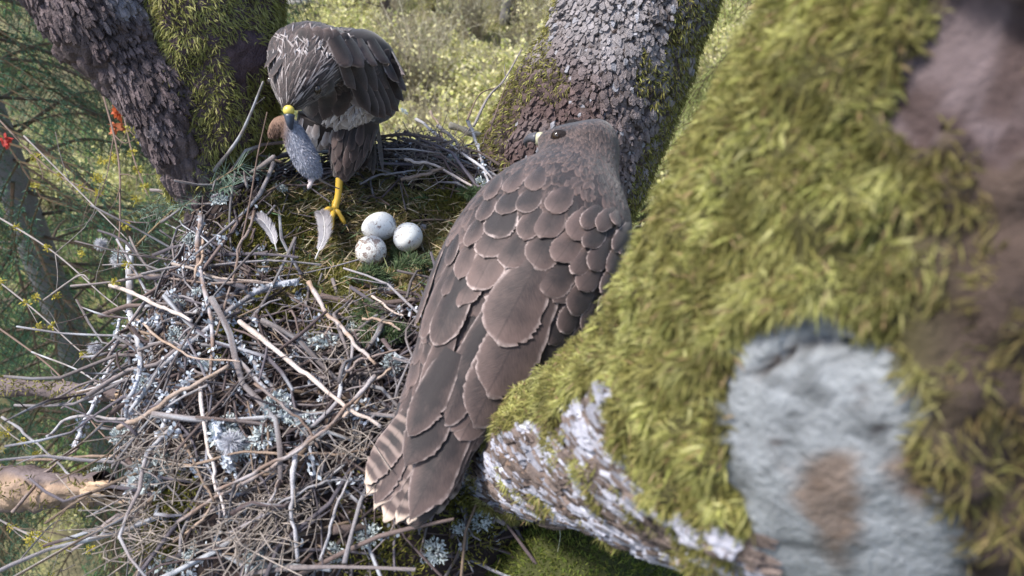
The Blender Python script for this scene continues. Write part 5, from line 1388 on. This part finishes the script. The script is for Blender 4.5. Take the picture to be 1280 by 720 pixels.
# bill, cere, eyes
hp = V3(-.308, .900, -.482); bd = unit(np.array([.02, -.34, -.94])); fb, fs, fup = ortho(bd)
cc_ = P(361, 138, .944)
V, F = ellipsoid(cc_, (fb, fs, fup), (.0068, .0074, .0070)); mk('cere', V, F, M_horn, b1root, True, {'col': np.tile((.60, .48, .10), (len(V), 1))})
pth = catmull([cc_ + bd * .006, cc_ + bd * .014 + fup * .003, cc_ + bd * .022 + fup * .001, cc_ + bd * .026 - fup * .008], 10)
Vv, Fq, Ft = tube(pth, np.linspace(.0074, .001, 10), 10); mk('beak', Vv, [Fq, Ft], M_horn, b1root, True, {'col': np.tile((.035, .045, .07), (len(Vv), 1))})
for s in (-1, 1):
    e = np.array(bvh1.find_nearest(Vector(P(366, 117, .956) + R1 * s * .06))[0]); V, F = ellipsoid(e, (fb, fs, fup), (.0062, .005, .0062)); mk('eye', V, F, M_eye, b1root, True, {'col': np.tile((.02, .014, .01), (len(V), 1))})

# ---------- the prey: a grey vole hanging from the bill
rg = np.random.default_rng(1200)
vsec = [(P(338, 172, .973), .003, .003, .003), (P(341, 166, .970), .007, .007, .007), (P(348, 158, .966), .0105, .011, .011), (P(357, 155, .963), .0115, .011, .011), (P(365, 165, .966), .0135, .014, .014), (P(374, 183, .973), .0158, .016, .016),
        (P(384, 202, .980), .0155, .016, .016), (P(392, 216, .986), .0105, .010, .010), (P(396, 224, .988), .003, .003, .003)]
Sv = core_loft(vsec, np.array([.85, .3, .3]), 60, 32); V, Fq, Ft = closed(Sv)
vx, vy, _ = proj(V); f = sstep(352, 368, vx + (vy - 160) * .15)[:, None]; g2 = (fbm(V, 50, 3, 91))[:, None]
nrm_toc = np.clip(((V - np.repeat(Sv.mean(1), 32, 0)[:1].repeat(len(V), 0)) * 0).sum(1), 0, 1)
cv = np.array((.20, .125, .09)) * (1 - f) + np.array((.36, .37, .43)) * f
cv = cv * (.55 + .85 * g2)
vole = empty('vole', P(365, 160, .98), 'limp grey vole with brown head hanging from the bending bird\'s bill', 'vole')
vb = mk('body', V, [Fq, Ft], M_fur, vole, True, {'col': cv})
bag = Bag(); pt, nr = sample_grid(Sv[2:-2], 5000, rg); nr = np.where(((pt - Sv.mean((0, 1))) * nr).sum(1, keepdims=True) < 0, nr, nr)
x_, y_, _ = proj(pt); f = sstep(352, 368, x_ + (y_ - 160) * .15)[:, None]
cf = mixcol([(.22, .14, .10), (.16, .10, .08)], len(pt), rg, .2) * (1 - f) + mixcol([(.30, .31, .37), (.44, .45, .51), (.24, .24, .29)], len(pt), rg, .2) * f
dwn = unit(P(397, 220, 1.0) - P(360, 158, .975)); n_ = unit(nr * .5 + dwn)
blades(bag, pt, n_, .0045, .0006, cf, rg, 1., .22, 0., .0); tag(bag.build('fur', M_fur, vb), kind='stuff')
for (a, b_) in (((386, 214), (388, 230)), ((392, 218), (385, 236)), ((366, 176), (359, 172)), ((352, 168), (356, 172))):
    p0, p1 = P(*a, .985), P(*b_, .985); Vv, Fq, Ft = tube(catmull([p0, (p0 + p1) / 2 + [.001, -.001, 0], p1], 7), np.array([.004, .0035, .003, .0028, .003, .0032, .001]), 7)
    mk('paw', Vv, [Fq, Ft], M_fur, vole, True, {'col': np.tile((.55, .47, .47), (len(Vv), 1))})
for a in ((346, 152), (353, 150)):
    V, F = ellipsoid(P(*a, .968), (np.array([.3, 0, 1.]), np.array([1., 0, -.3]), np.array([0, 1., 0])), (.006, .005, .002)); mk('ear', V, F, M_fur, vole, True, {'col': np.tile((.24, .15, .12), (len(V), 1))})
pth = catmull([P(396, 219, 1.0), P(402, 226, 1.01), P(414, 232, 1.03), P(424, 236, 1.05)], 12); Vv, Fq, Ft = tube(pth, np.linspace(.0022, .0008, 12), 6)
mk('tail', Vv, [Fq, Ft], M_fur, vole, True, {'col': np.tile((.26, .21, .19), (len(Vv), 1))})
